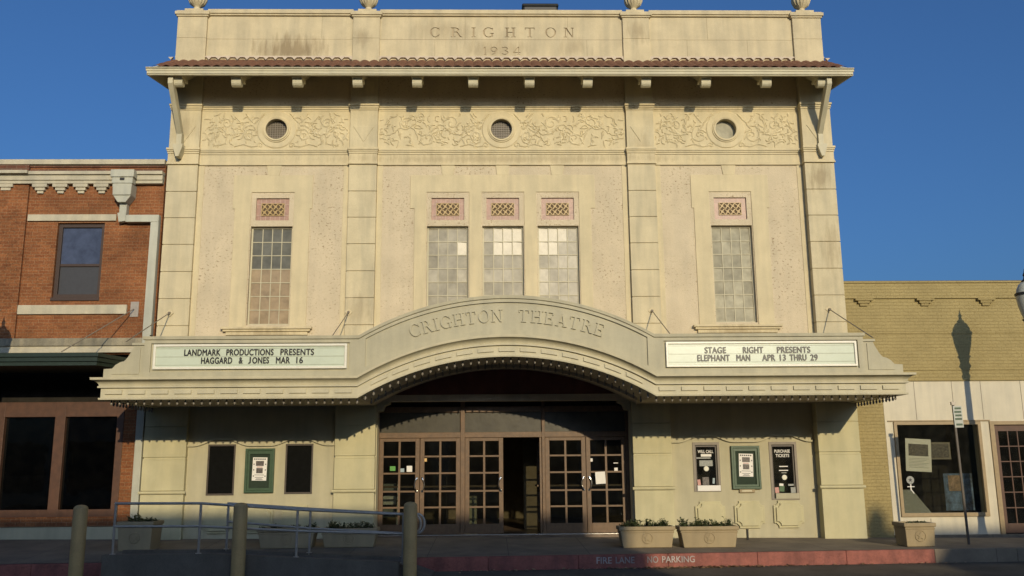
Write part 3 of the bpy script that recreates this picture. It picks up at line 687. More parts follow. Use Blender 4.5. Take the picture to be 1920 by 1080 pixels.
def flat(name, label, cat, mat, x0, x1, z0_, z1_, y, rot=0, group=None, t=.003):
    o = MB().box(-(x1-x0)/2, (x1-x0)/2, -t, 0, -(z1_-z0_)/2, (z1_-z0_)/2).build(name, mat, loc=((x0+x1)/2, y, (z0_+z1_)/2))
    o.rotation_euler = (0, rot, 0); return tag(o, label, cat, group)
m_pgrey = plain('grey_paper', (.30, .31, .28), rough=.6, var=.25, scale=30, bump=0)
m_pgreen = plain('green_card', (.06, .12, .05), rough=.6, bump=0); m_pink = plain('pink_card', (.5, .26, .22), rough=.6, bump=0); m_lblue = plain('pale_blue_card', (.3, .38, .40), rough=.6, bump=0)
flat('notice', 'small white card slip under the WILL CALL lettering', 'notice', m_paper, 4.27, 4.50, 1.78, 1.835, .04)
flat('notice', 'pale strip notice below the white slip in the will call window', 'notice', m_pgrey, 4.17, 4.48, 1.735, 1.765, .0395)
flat('notice', 'grey rounded sign above the round speaking hole of the will call window', 'notice', m_pgrey, 4.23, 4.52, 1.575, 1.70, .04)
flat('leaflet', 'red edged leaflet at the left end of the will call shelf', 'leaflet', m_pink, 4.17, 4.235, 1.17, 1.29, .032, R(-6))
flat('leaflet', 'brown photo leaflet in the middle of the will call shelf', 'leaflet', m_photo, 4.28, 4.42, 1.17, 1.34, .032)
flat('leaflet', 'pale blue leaflet at the right end of the will call shelf', 'leaflet', m_lblue, 4.50, 4.545, 1.20, 1.32, .032, R(4))
flat('notice', 'upper white strip label in the purchase tickets window', 'notice', m_paper, 5.98, 6.17, 1.545, 1.565, .04)
flat('notice', 'lower white strip label in the purchase tickets window', 'notice', m_paper, 5.97, 6.17, 1.46, 1.48, .04)
flat('notice', 'short grey strip just above the speaking hole of the purchase tickets window', 'notice', m_pgrey, 6.02, 6.13, 1.41, 1.428, .04)
flat('leaflet', 'pink leaflet at the left end of the purchase tickets shelf', 'leaflet', m_pink, 5.855, 5.94, .99, 1.11, .032, R(-5))
flat('leaflet', 'green card box with white top on the purchase tickets shelf', 'leaflet', m_pgreen, 5.95, 6.06, 1.02, 1.14, .031, R(5))
flat('leaflet', 'white card standing behind the green box on the purchase tickets shelf', 'leaflet', m_paper, 5.955, 6.045, 1.14, 1.19, .036, R(5))
flat('leaflet', 'grey photo leaflet at the right end of the purchase tickets shelf', 'leaflet', m_pgrey, 6.20, 6.31, .99, 1.11, .032)
flat('notice', 'pale oval sticker above the leaflets on the right of the purchase tickets window', 'notice', m_pgrey, 6.15, 6.27, 1.14, 1.18, .04)
# recessed entrance
for s_, xx in ((1, -2.80), (-1, 2.74)):
    mb = MB(); mb.prism([(xx, 3.06), (xx+s_*.26, 3.06), (xx+s_*.26, 2.98), (xx+s_*.14, 2.93), (xx+s_*.10, 2.82), (xx, 2.80)], -.02, .33); mb.build('corner_bracket', m_lower, TH)
mb = MB(); mb.box(-2.80, 2.74, -.05, .2, 3.02, 3.16); mb.build('lintel', m_soffit, TH)
mb = MB(); mb.box(-2.75, 2.69, -.015, .0, 3.16, 3.72); mb.build('tympanum', m_maroon, TH)
DY = .45
mb = MB()
for x0, x1 in ((-2.86, -2.80), (-1.0, -.90), (.81, .88), (2.68, 2.80)): mb.box(x0, x1, DY-.05, DY+.09, .05, 3.05)
mb.box(-2.80, 2.68, DY-.04, DY+.08, 2.24, 2.36); mb.box(-2.80, 2.68, DY-.03, DY+.08, 2.80, 2.93)
mb.build('door_frame', m_wood, TH, bevel=.006)
mb = MB(); mb.box(-2.8, 2.68, DY+.02, DY+.026, 2.36, 2.80); mb.build('transom_glass', pane_mat('etched_transom', (.058, .053, .037), .35), TH)
mb = MB(); mb.box(-2.8, 2.68, DY-.02, DY+.06, 2.93, 3.3); mb.build('transom_panel', m_dark, TH)
mb = MB(); mb.box(-2.85, 2.75, .3, DY+.3, zw(0)-.2, .145); mb.build('threshold', m_floor, TH)
mb = MB(); mb.box(-2.8, 2.7, DY-.06, DY+.1, .145, .16); mb.build('threshold_strip', m_chrome, TH)
DZ0, DZ1 = .165, 2.235
def door(x0, x1, handle, stickers=(), ang=0, hinge=None):
    w = x1-x0-.006; root = bpy.data.objects.new('door', None)
    st = .095; mb = MB(); rails = [(DZ0, .375), (2.165, DZ1)]
    mb.box(0, st, 0, .045, DZ0, DZ1); mb.box(w-st, w, 0, .045, DZ0, DZ1)
    for a, b in rails: mb.box(st, w-st, .001, .044, a, b)
    for zc in (.735, 1.08, 1.47, 1.835): mb.box(st, w-st, .006, .04, zc-.02, zc+.02)
    mb.box(w/2-.024, w/2+.024, .0065, .0395, .375, 2.165); mb.box(st, w-st, .07, .10, 1.16, 1.20)
    d = mb.build('door', m_wood, TH, bevel=.004)
    mb = MB(); mb.box(st-.01, w-st+.01, .02, .025, .37, 2.17); mb.build('glass', m_glass, d)
    hx = w-.05 if handle > 0 else .05
    mb = MB(); pts = [(hx, 0, 1.36), (hx-handle*.01, -.05, 1.36)]+[(hx-handle*(.01+.045*math.sin(math.pi*i/8)), -.055, 1.36-.27*i/8) for i in range(1, 8)]+[(hx-handle*.01, -.05, 1.09), (hx, 0, 1.09)]
    mb.tube(pts, .014, 8); mb.box(hx-.022, hx+.022, -.006, .0, 1.06, 1.11); mb.box(hx-.022, hx+.022, -.006, .0, 1.34, 1.39)
    mb.build('handle', m_chrome, d, smooth=True)
    for (sx, sz, sw, sh, mt) in stickers:
        MB().box(sx-x0-sw/2, sx-x0+sw/2, .012, .0195, sz-sh/2, sz+sh/2).build('sticker', mt, d)
    d.location = (x0+.003, DY-.02, 0)
    if ang: d.location = (hinge[0], hinge[1], 0); d.rotation_euler = (0, 0, ang)
    return d
m_stg = plain('green_sticker', (.09, .30, .05), bump=0); m_sto = plain('orange_sticker', (.65, .42, .15), bump=0)
door(-2.80, -1.90, 1, [(-2.50, 1.58, .12, .10, m_stg), (-2.30, 1.54, .11, .08, m_lblue), (-2.13, 1.57, .12, .13, m_paper)])
door(-1.895, -1.0, -1, [(-1.78, 1.76, .065, .07, m_sto)])
door(-.90, -.05, 1)
door(-.04, .81, -1, ang=R(91.5), hinge=(.80, DY-.05, 0)[:2])
door(.88, 1.785, 1)
door(1.79, 2.68, -1, [(1.90, 1.73, .07, .07, m_paper), (2.45, 1.52, .075, .075, m_paper), (2.45, 1.66, .10, .018, m_paper)])
flat('notice', 'white paper notice taped in the rightmost glass door above its push bar', 'notice', m_paper, 1.99, 2.21, 1.21, 1.47, DY-.024, R(-3))
# lobby
mb = MB(); mb.box(-3.4, 3.4, .75, 7, -.2, .14); mb.build('lobby_floor', m_floor, TH)
mb = MB(); mb.box(-3.4, 3.4, 6.9, 7.1, .14, 3.5); mb.box(-3.5, -3.4, .36, 7, .14, 3.5); mb.box(3.4, 3.5, .36, 7, .14, 3.5); mb.box(-3.4, 3.4, .36, 7, 3.4, 3.5)
mb.build('lobby_wall', m_lobby, TH)
for xx, yy in ((.62, 2.4), (-1.6, 3.2)):
    mb = MB(); mb.box(xx-.16, xx+.16, yy, yy+.3, .14, 3.4); mb.build('lobby_column', m_lobby, TH)

o = thing('brochure_rack', 'white brochure rack standing inside behind the leftmost glass door', 'rack', (-2.45, 1.25, .145))
mb = MB(); mb.box(-.02, .02, -.02, .02, 0, 1.15); mb.box(-.2, .2, -.15, .15, 0, .03); mb.build('stand', m_paper, o)
for i in range(3): mb = MB(); mb.box(-.33, -.05, -.06, -.03, .35+.28*i, .55+.28*i); mb.build('brochure', m_pgrey if i != 1 else m_paper, o)
o = thing('lit_column_block', 'pale block added as the sunlit strip of a column inside the lobby behind the first door pair', 'column block', (-.80, 1.9, .145))  # pale block added to stand for a sunlit strip of lobby column
mb = MB(); mb.box(-.14, .14, -.3, .3, 0, .78); mb.build('pale_block', m_marq2, o, bevel=.02)
# ------------------------------------------------------------------ marquee
MQ = thing('theatre_marquee', 'cream arched marquee with two letter boards and bulbs hung over the theatre entrance', 'marquee')
MY = -2.55; RR = 5.67; AH = 2.87
def dz(x): return math.sqrt(RR*RR-x*x)-(RR-.78) if abs(x) < AH else 0.0
fx = sorted({-AH, AH}|{-AH+2*AH*i/48 for i in range(49)})
fx = [-AH]+[-AH+2*AH*i/48 for i in range(1, 48)]+[AH]
def upath(e): return [(-e, .0), (-e, MY)]+[(x, MY) for x in fx]+[(e, MY), (e, .0)]
E1, E2 = 7.75, 6.98
mb = MB(); mb.sweep(upath(E1), [(-.25, 2.91), (.025, 2.91), (.03, 2.925), (.03, 2.945), (.0, 2.95), (.0, 3.13), (.05, 3.135), (.05, 3.165), (.03, 3.175), (.035, 3.20), (.06, 3.235), (.10, 3.262), (.13, 3.27), (.155, 3.28), (.16, 3.325), (-.25, 3.33)], dz)
mb.build('moulded_fascia', m_marq2, MQ, smooth=True)
mb = MB(); mb.sweep(upath(E2), [(-.25, 3.31), (-.024, 3.31), (-.024, 4.05), (-.25, 4.05)], dz)
mb.sweep(upath(E2), [(-.25, 4.045), (.0, 4.045), (.035, 4.06), (.04, 4.12), (-.25, 4.121)], dz)
fp = [(-E2, MY)]+[(x, MY) for x in fx]+[(E2, MY)]
AP = [(x, MY) for x in [-2.74]+[x for x in fx if abs(x) < 2.74]+[2.74]]
mb.sweep(fp, [(-.03, 3.32), (.014, 3.32), (.014, 3.43), (-.03, 3.435)], dz)
mb.sweep(fp, [(-.03, 3.99), (.014, 3.985), (.014, 4.046), (-.03, 4.046)], dz)
for x0, x1 in ((-6.98, -6.85), (-3.04, -2.74), (2.74, 3.05), (6.87, 6.98)):
    pth = [(x, MY) for x in sorted({x0, x1}|{x for x in (-AH, AH) if x0 < x < x1})]
    mb.sweep(pth, [(-.03, 3.43), (.0135, 3.43), (.0135, 3.99), (-.03, 3.99)], dz)
mb.build('face_board', m_marq, MQ)
def plaque(xa, xb):
    mb = MB()
    n = max(2, int((xb-xa)/.1)); p = [(xa+(xb-xa)*i/n, MY) for i in range(n+1)]
    mb.sweep(p, [(-.01, 3.015), (.03, 3.015), (.03, 3.092), (-.01, 3.09)], dz); mb.build('dentil', m_marq2, MQ)
for i in range(11):
    plaque(-7.66+.436*i, -7.34+.436*i); plaque(2.93+.436*i, 3.25+.436*i)
for i in range(13): xc = -2.46+.41*i; plaque(xc-.155, xc+.155)
for s_ in (-1, 1):
    for k in range(5):
        y0 = -.3-.44*k; xa = s_*E1; MB().box(min(xa-s_*.01, xa+s_*.03), max(xa-s_*.01, xa+s_*.03), y0-.32, y0, 3.015, 3.091).build('dentil', m_marq2, MQ)
# scrolled end boards
for s_ in (-1, 1):
    P = [(-7.74, 3.30), (-7.74, 3.50), (-7.58, 3.51), (-7.52, 3.58), (-7.44, 3.63), (-7.36, 3.65), (-7.30, 3.72), (-7.26, 3.79), (-7.22, 3.87), (-7.19, 3.94), (-7.19, 3.955), (-6.97, 3.955), (-6.97, 3.30)]
    Q = [(-7.58, 3.40), (-7.5, 3.48), (-7.36, 3.54), (-7.27, 3.63), (-7.19, 3.76), (-7.11, 3.90), (-7.06, 3.92), (-7.06, 3.40)]
    mb = MB(); mb.prism([(-s_*x_, z_) for x_, z_ in P], MY+.03, MY+.15); mb.prism([(-s_*x_, z_) for x_, z_ in Q], MY+.014, MY+.05)
    mb.box(min(-s_*-7.22, s_*6.95), max(s_*7.22, s_*6.95), MY+.0, MY+.17, 3.955, 4.0)
    mb.build('scroll_bracket', m_marq, MQ)
# soffit, roof, vault
mb = MB(); mb.sweep([(-7.6, -.02)]+[(x, -.02) for x in fx]+[(7.6, -.02)], [(.0, 2.93), (2.40, 2.93), (2.40, 2.96), (.0, 2.96)], dz)
mb.sweep([(-2.86, -.02)]+[(x, -.02) for x in fx]+[(2.86, -.02)], [(.9, 2.86), (1.02, 2.86), (1.02, 2.94), (.9, 2.94)], dz)
mb.build('soffit', m_soffit, MQ)
mb = MB(); mb.sweep([(-6.8, -.0)]+[(x, -.0) for x in fx]+[(6.8, -.0)], [(.0, 3.9), (2.40, 3.9), (2.40, 3.95), (.0, 3.95)], dz); mb.build('roof', m_soffit, MQ)
# bulbs
bulb_me = MB().lathe([(.012, .012), (.013, -.02), (.013, -.04), (.021, -.062), (.023, -.08), (.017, -.098), (.006, -.11)], (0, 0, 0), 8).mesh('light_bulb', plain('bulb_glass', (.24, .22, .18), rough=.25, var=.02, bump=0), True)
bx_ = [-7.60+15.20*i/97 for i in range(98)]
for x_ in bx_:
    o = bpy.data.objects.new('light_bulb', bulb_me); COL.objects.link(o); o.parent = MQ; o.location = (x_, MY+.17, 2.925+dz(x_))
mb = MB()
for s_ in (-1, 1):
    for k in range(14): mb.lathe([(.015, 0), (.014, -.04), (.025, -.08), (.019, -.105), (.006, -.118)], (s_*7.62, -.2-.155*k, 2.925), 8)
for i in range(39):
    x_ = -2.75+5.5*i/38; mb.lathe([(.015, 0), (.014, -.04), (.025, -.08), (.019, -.105), (.006, -.118)], (x_, -1.45, 2.92+dz(x_)), 8)
ob = mb.build('light_bulbs', bpy.data.materials['bulb_glass'], MQ, smooth=True); ob['kind'] = 'stuff'
# raised serif name on the arch
def arch_word(word, x0, x1):
    mb = MB()
    ws = [GL[c][0]+.10 for c in word]; tot = sum(ws); x = x0
    for c, w in zip(word, ws):
        ww = w/tot*(x1-x0); xc = x+ww/2; x += ww
        rot = -math.atan(xc/math.sqrt(RR*RR-xc*xc))
        glyph_add(mb, c, xc, 3.60+dz(xc), ww*GL[c][0]/w,   .245, MY-.006, MY+.04, rot*.95)
    mb.build('raised_word', m_marq, MQ)
arch_word('CRIGHTON', -1.87, -.06); arch_word('THEATRE', .21, 1.88)
# letter boards
def board(x0, x1, z0_, z1_, words):
    mb = MB(); y = MY
    mb.wall(x0, x1, z0_, z1_, [(x0+.05, x1-.05, z0_+.05, z1_-.05)], y-.035, .06)
    f = mb.build('letter_board', m_white, MQ, bevel=.012)
    mb = MB(); mb.box(x0+.03, x1-.03, y-.006, y+.01, z0_+.03, z1_-.03); mb.build('panel', m_sign, f)
    mb = MB()
    for zz in (3.565, 3.725, 3.885): mb.box(x0+.05, x1-.05, y-.012, y-.004, zz-.006, zz+.004)
    mb.build('letter_track', plain('clear_track', (.42, .45, .35), rough=.2, bump=0) if 'clear_track' not in bpy.data.materials else bpy.data.materials['clear_track'], f)
    for s, xa, xb, zb in words:
        mb = MB()
        for k_, (dx_, dz_) in enumerate(((0, 0), (.010, 0), (.005, .004), (.005, -.004))): 
            for s_, p_, q_ in ([('J', xa, xa+.052), ('ONES', xa+.078, xb)] if s == 'JONES' else [(s, xa, xb)]): put_text(mb, s_, p_+dx_, zb+dz_, y-.018-.0006*k_, q_-p_-.008, .118, .002, .0, 1.08)
        mb.build('word', m_black, f)
    return f
za, zb = 3.745, 3.588
board(-6.80, -3.09, 3.48, 3.965, [('LANDMARK', -6.21, -5.515, za), ('PRODUCTIONS', -5.405, -4.50, za), ('PRESENTS', -4.37, -3.725, za),
   ('HAGGARD', -5.88, -5.285, zb), ('&', -5.16, -5.085, zb), ('JONES', -4.98, -4.58, zb), ('MAR', -4.45, -4.18, zb), ('16', -4.06, -3.93, zb)])
board(3.09, 6.84, 3.465, 3.965, [('STAGE', 3.85, 4.27, za-.01), ('RIGHT', 4.60, 5.0, za-.01), ('PRESENTS', 5.27, 5.925, za-.01),
   ('ELEPHANT', 3.70, 4.335, zb-.005), ('MAN', 4.465, 4.735, zb-.005), ('APR', 4.97, 5.225, zb-.005), ('13', 5.315, 5.435, zb-.005), ('THRU', 5.51, 5.84, zb-.005), ('29', 5.915, 6.06, zb-.005)])
for x_ in (-7.41, -3.47, 3.29, 7.26):
    mb = MB(); sg = .12 if x_ > 0 else -.12
    yp = -.19 if x_ > 5 else -.11; mb.tube([(x_, yp-.03, 4.99), (x_+sg*.1, -2.35, 4.05)], .011, 6); mb.tube([(x_, yp, 5.0), (x_, yp-.07, 4.985)], .028, 8)
    r_ = mb.build('tie_rod', m_taupe, MQ)
    mb = MB(); mb.box(-.06, .06, -.015, 0, -.06, .06); e = mb.build('anchor_plate', m_stone, r_); e.location = (x_, yp, 5.0); e.rotation_euler = (0, R(45), 0)

# ------------------------------------------------------------------ urns and roof box
urn_me = MB()
urn_me.lathe([(.16, 0), (.16, .03), (.10, .06), (.075, .10), (.07, .13), (.10, .16), (.17, .22), (.21, .32), (.215, .40), (.19, .50), (.17, .54), (.22, .57), (.23, .60), (.16, .62), (.10, .70), (.05, .76), (.035, .82), (.01, .86)], (0, 0, 0), 48, flute=16, fl=(6, 9))
lab = ['stone urn finial on the leftmost parapet pier above the left gutter end', 'stone urn finial on the parapet pier left of the carved name', 'stone urn finial on the parapet pier right of the carved name', 'stone urn finial on the rightmost parapet pier above the right gutter end']
um = urn_me.mesh('urn', m_parapet, True)
for (a, b), l in zip(PIL, lab):
    o = bpy.data.objects.new('urn', um); COL.objects.link(o); o.location = ((a+b)/2, .2, 12.36); tag(o, l, 'urn', 'urns on the parapet piers')
mb = MB(); mb.box(-.44, .44, -.3, .3, 0, 1.0); mb.box(-.47, .47, -.33, .33, .98, 1.06)
tag(mb.build('rooftop_vent', m_iron, bevel=.05, loc=(.98, 1.6, 12.17)), 'dark flat topped rooftop vent behind the parapet above the carved name', 'roof vent')
mb = MB(); mb.box(-.22, .22, -.2, .2, 0, .62); mb.box(-.25, .25, -.23, .23, .62, .68)
tag(mb.build('rooftop_cowl', m_galv, bevel=.01, loc=(-3.95, 1.2, 12.17)), 'small grey rooftop cowl just left of the second parapet urn', 'roof cowl')

# ------------------------------------------------------------------ poster cases
def poster_case(x0, x1, z0_, z1_, label, px, plaque_):
    t = thing('poster_case', label, 'poster case', ((x0+x1)/2, 0, z0_), 0, 'green poster cases')
    w, h = (x1-x0)/2, z1_-z0_
    mb = MB(); mb.wall(-w, w, 0, h, [(-w+.05, w-.05, .05, h-.05)], -.07, .07); mb.build('frame', m_green, t, bevel=.008)
    mb = MB(); mb.wall(-w+.05, w-.05, .05, h-.05, [(-w+.10, w-.10, .10, h-.12)], -.05, .04); mb.build('door_panel', m_green, t, bevel=.006)
    mb = MB(); mb.box(-w+.05, w-.05, -.02, -.001, .05, h-.05); mb.build('backing', m_felt, t)
    if plaque_: mb = MB(); mb.box(-.17, .17, -.05, 0, -.075, -.003); mb.build('plaque', m_terra, t, bevel=.005); mb = MB(); mb.box(-.12, .10, -.052, -.045, -.055, -.02); mb.build('label_plate', m_marq2, t)
def poster(xc, zc, rot, label):
    o = thing('poster', label, 'poster', (xc, -.022, zc), 0, 'white show posters in the green cases'); o.rotation_euler = (0, rot, 0)
    w, h = .155, .245
    mb = MB(); mb.box(-w, w, -.003, 0, -h, h); mb.build('sheet', m_paper, o)
    mb = MB(); mb.box(-.085, .085, -.0045, -.003, .065, .17); mb.build('photograph', m_photo, o)
    mb = MB(); mb.box(-.07, .07, -.0045, -.003, -.09, .02); mb.build('photograph', m_photo, o)
    mb = MB()
    for i in range(6): mb.box(-.13+i*.044, -.13+i*.044+.03, -.0045, -.003, .195, .222)
    for sx in (-.125, .125):
        for sz in (.10, -.02, -.15): mb.prism([(sx+(.022 if k % 2 == 0 else .009)*math.sin(math.pi*k/5), sz+(.022 if k % 2 == 0 else .009)*math.cos(math.pi*k/5)) for k in range(10)], -.0045, -.003)
    for i, (wd, zz) in enumerate(((.10, -.125), (.09, -.175), (.06, -.205), (.08, -.225))): mb.box(-wd, wd, -.0045, -.003, zz-.006, zz+.004)
    mb.build('print', m_ink, o)
    mb = MB(); mb.box(-.06, .06, -.0045, -.003, .035, .047); mb.build('red_print', m_red, o)
poster_case(-5.615, -4.99, 1.095, 2.03, 'green poster case on the wall between the two dark windows', 0, False)
poster_case(4.91, 5.54, 1.08, 2.005, 'green poster case with a small plaque below, between the two ticket windows', 0, True)
poster(-5.305, 1.595, R(1), 'white show poster in the green case between the two dark windows')
poster(5.235, 1.59, R(2), 'white show poster in the green case between the two ticket windows')

# ------------------------------------------------------------------ left brick shop
BS = thing('brick_shop', 'orange brick two storey shop with pale cornice and dark storefront left of the theatre', 'shop building')
MB().wall(-22, -7.76, 4.1, 8.46, [(-10.09, -9.04, 5.37, 7.09), (-14.2, -13.1, 5.37, 7.09)], 0, .3).build('upper_wall', m_brick, BS)
mb = MB(); mb.box(-22, -7.70, .31, 20, 4.0, 8.0); mb.build('back_wall', m_brickd, BS)
mb = MB(); mb.box(-14.2, -10.79, -.06, .02, 4.44, 7.98); mb.build('brick_pilaster', m_brick, BS)
mb = MB(); mb.box(-22, -10.82, -.075, .01, 8.28, 8.45); mb.box(-22, -7.77, -.03, .01, 8.40, 8.455); mb.box(-22, -7.77, -.02, .01, 8.30, 8.352); mb.build('brick_band', m_brickd, BS)
mb = MB(); mb.box(-22, -7.76, -.09, .4, 8.455, 8.545); mb.box(-22, -7.765, -.07, .38, 8.545, 8.58); mb.build('coping', m_trim, BS, bevel=.006)
mb = MB(); mb.box(-22, -7.76, -.20, .02, 8.18, 8.26); mb.box(-22, -7.765, -.15, .02, 8.06, 8.18); mb.box(-22, -7.77, -.12, .02, 7.985, 8.06); mb.box(-22, -10.76, -.26, .02, 8.19, 8.265); mb.build('cornice', m_trim, BS, bevel=.006)
for xx in (-11.3, -10.535, -10.08, -9.62, -9.155, -8.73):
    mb = MB(); mb.box(xx-.165, xx+.165, -.11, .02, 7.91, 7.985); mb.box(xx-.11, xx+.11, -.08, .02, 7.84, 7.908); mb.box(xx-.07, xx+.07, -.05, .02, 7.775, 7.838); mb.build('stepped_bracket', m_trim, BS, bevel=.004)
mb = MB(); mb.box(-10.76, -8.78, -.05, .02, 7.13, 7.28); mb.build('lintel_band', m_trim, BS, bevel=.004)
mb = MB(); mb.box(-10.785, -8.395, -.05, .02, 4.995, 5.20); mb.build('stone_band', m_trim, BS, bevel=.004)
mb = MB(); mb.box(-22, -7.8, -.10, .02, 4.28, 4.45); mb.build('grimed_belt', stone('grimed_limestone', (.33, .295, .205), var=.3, streak=.3), BS, bevel=.005)
mb = MB(); mb.box(-22, -7.8, -.06, .02, 4.22, 4.28); mb.box(-22, -7.8, -.09, .02, 4.13, 4.22); mb.build('belt_course', m_trim, BS, bevel=.005)
mb = MB(); mb.wall(-10.085, -9.045, 5.375, 7.085, [(-10.0, -9.12, 5.46, 7.0)], .06, .08); mb.box(-10.0, -9.12, .085, .12, 6.10, 6.16); mb.box(-10.1, -9.03, -.03, .1, 5.30, 5.372)
w = mb.build('sash_window', plain('dark_brown_paint', (.045, .026, .018)), BS, bevel=.004)
mb = MB(); mb.box(-10.02, -9.10, .105, .11, 6.14, 7.02); mb.build('upper_pane', pane_mat('sky_reflection_pane', (.055, .07, .115), .10), w)  # reflected sky blue is painted into the pane colour
mb = MB(); mb.box(-10.02, -9.10, .115, .12, 5.44, 6.12); mb.build('lower_screen', plain('insect_screen', (.035, .038, .045), rough=.6, var=.1), w)
# rain head and pipe
mb = MB()
def frust(cx, z0_, z1_, w0, w1, y0, y1): mb.hexa([(cx-w0, y0, z0_), (cx+w0, y0, z0_), (cx+w0, y1, z0_), (cx-w0, y1, z0_)], [(cx-w1, y0, z1_), (cx+w1, y0, z1_), (cx+w1, y1, z1_), (cx-w1, y1, z1_)])
mb.box(-8.85, -8.33, -.36, -.14, 8.07, 8.24); mb.box(-8.82, -8.36, -.33, -.14, 7.93, 8.07)
frust(-8.59, 7.66, 7.93, .20, .215, -.31, -.01); frust(-8.59, 7.50, 7.66, .09, .20, -.28, -.01); mb.box(-8.675, -8.515, -.16, -.01, 7.26, 7.50)
dp = mb.build('drainpipe', stone('pale_drain_paint', (.47, .47, .375), var=.08, streak=.15, rough=.6), BS, bevel=.006)
mp_ = dp.data.materials[0]
mb = MB(); mb.prism([(-8.71, 7.28), (-8.52, 7.30), (-8.52, 7.09), (-8.67, 7.07)], -.17, -.012); mb.box(-8.52, -7.78, -.165, -.013, 7.07, 7.235); mb.box(-7.955, -7.78, -.16, -.014, 4.5, 7.07)
mb.box(-7.965, -7.80, -.158, -.0145, 4.5, 4.55); mb.box(-7.955, -7.80, -.16, -.014, .2, 4.5); mb.build('pipe', mp_, dp, bevel=.006)
mb = MB(); mb.box(-8.64, -8.54, -.345, -.33, 7.995, 8.05); mb.build('overflow_slot', m_iron, dp)
# canopy over the storefront
mb = MB()
for (o, z0_, z1_) in ((0, 3.68, 3.76), (.04, 3.76, 3.85), (.08, 3.85, 3.93)):
    mb.hexa([(-22, -1.6-o, z0_), (-8.28+o*.6, -1.6-o, z0_), (-7.84, -.02, z0_), (-22, -.02, z0_)], [(-22, -1.6-o, z1_-.003), (-8.28+o*.6, -1.6-o, z1_-.003), (-7.84, -.02, z1_-.003), (-22, -.02, z1_-.003)])
cp = mb.build('canopy', m_dgreen, BS)
for xx, xe in ((-8.23, -9.05), (-11.14, -11.9)):
    mb = MB(); mb.tube([(xx, -.05, 5.1), (xe, -1.5, 3.97)], .011, 6); r_ = mb.build('cable', m_taupe, BS); mb = MB(); mb.box(xx-.09, xx+.09, -.02, 0, 4.93, 5.27); mb.build('anchor_plate', m_galv, r_)
# storefront
mb = MB()
for x0, x1 in ((-11.0, -10.84), (-9.76, -9.54), (-8.43, -8.28)): mb.box(x0, x1, -.02, .16, .62, 3.06)
mb.box(-22, -8.28, -.01, .15, 2.74, 3.06); mb.box(-10.84, -8.43, -.015, .15, .62, .78)
sf = mb.build('storefront', m_redwood, BS, bevel=.006)
mb = MB(); mb.box(-10.85, -8.4, .08, .086, .7, 2.76); mb.build('shop_window', glass('dark_shop_glass', (.10, .10, .09), dirt=.006), sf)
mb = MB(); mb.box(-22, -8.05, .17, .3, 3.06, 4.1); mb.build('transom', m_dark, BS)
mb = MB(); mb.box(-8.28, -7.79, -.0, .3, .42, 4.1); mb.box(-22, -11.0, 0, .3, .42, 3.06); mb.box(-22, -8.28, -.03, .3, .43, .63); mb.build('brick_pier', m_brick, BS)
mb = MB(); mb.box(-22, -7.80, -.05, .3, -.3, .42); mb.build('plinth', m_lower, BS)
mb = MB(); mb.box(-11.5, -8.2, 4, 4.1, .2, 4); mb.box(-11.5, -8.1, .4, 4, .1, .2); mb.box(-8.2, -8.1, .35, 4, .2, 4); mb.build('interior', m_dark, BS)
mb = MB(); mb.prism([(-9.4, 8.3), (-7.67, 8.3), (-7.67, 10.3)], 5.0, 9.0); mb.build('roof', stone('dark_roof', (.05, .045, .045), var=.2), BS)
# ------------------------------------------------------------------ right ochre shop
OS = thing('ochre_shop', 'single storey ochre painted brick shop with cream storefront right of the theatre', 'shop building')
MB().wall(7.645, 24, 3.40, 5.62, [], 0, .3).build('upper_wall', m_ochre, OS)
mb = MB(); mb.box(7.645, 24, -.035, .01, 5.27, 5.615); mb.box(7.645, 24, -.06, .35, 5.62, 5.66); mb.build('parapet_band', m_ochre, OS)
mb = MB(); mb.box(7.645, 24, -.05, .36, 5.66, 5.675); mb.build('coping', m_iron, OS)
mb = MB(); mb.box(7.645, 24, .31, 16, 3.3, 5.5); mb.build('back_wall', m_ochre, OS)
for xx in (8.12, 9.52, 10.92, 12.3):
    mb = MB(); mb.box(xx-.20, xx+.20, -.09, .0, 5.215, 5.268); mb.box(xx-.135, xx+.135, -.065, .0, 5.155, 5.213); mb.box(xx-.09, xx+.09, -.04, .0, 5.095, 5.153); mb.build('stepped_bracket', m_ochre, OS, bevel=.003)
mb = MB(); mb.box(7.645, 24, -.014, .0, 4.47, 4.485); mb.box(7.645, 24, -.014, .0, 3.64, 3.655); mb.box(7.645, 24, -.03, .0, 3.395, 3.415); mb.build('brick_ledge', m_ochre, OS)
MB().wall(8.38, 24, .08, 3.392, [(8.60, 10.46, .50, 2.47), (10.76, 11.85, -.1, 2.44)], 0, .25).build('storefront_wall', m_plank, OS)
mb = MB(); mb.box(7.69, 8.37, -.01, .3, -.3, 3.39); mb.build('brick_pier', m_ochre, OS)
for xx, za_, zb_ in ((9.1, 2.54, 3.39), (9.95, 2.54, 3.39), (10.6, 2.54, 3.39), (11.5, 2.54, 3.39), (9.2, .09, .42), (9.95, .09, .42)):
    MB().box(xx-.006, xx+.006, -.004, .01, za_, zb_).build('board_joint', m_taupe, OS)
mb = MB(); mb.wall(8.56, 10.50, .46, 2.50, [(8.63, 10.43, .54, 2.43)], -.035, .1); mb.box(8.44, 10.72, -.03, .0, 2.505, 2.53)
w = mb.build('display_window', m_tan, OS, bevel=.004)
mb = MB(); mb.box(8.62, 10.44, .03, .036, .52, 2.45); mb.build('glass', m_glass2, w)
mb = MB(); mb.wall(10.70, 11.90, .08, 2.50, [(10.80, 11.80, .08, 2.42)], -.03, .12); mb.build('door_frame', m_tan, OS, bevel=.004)
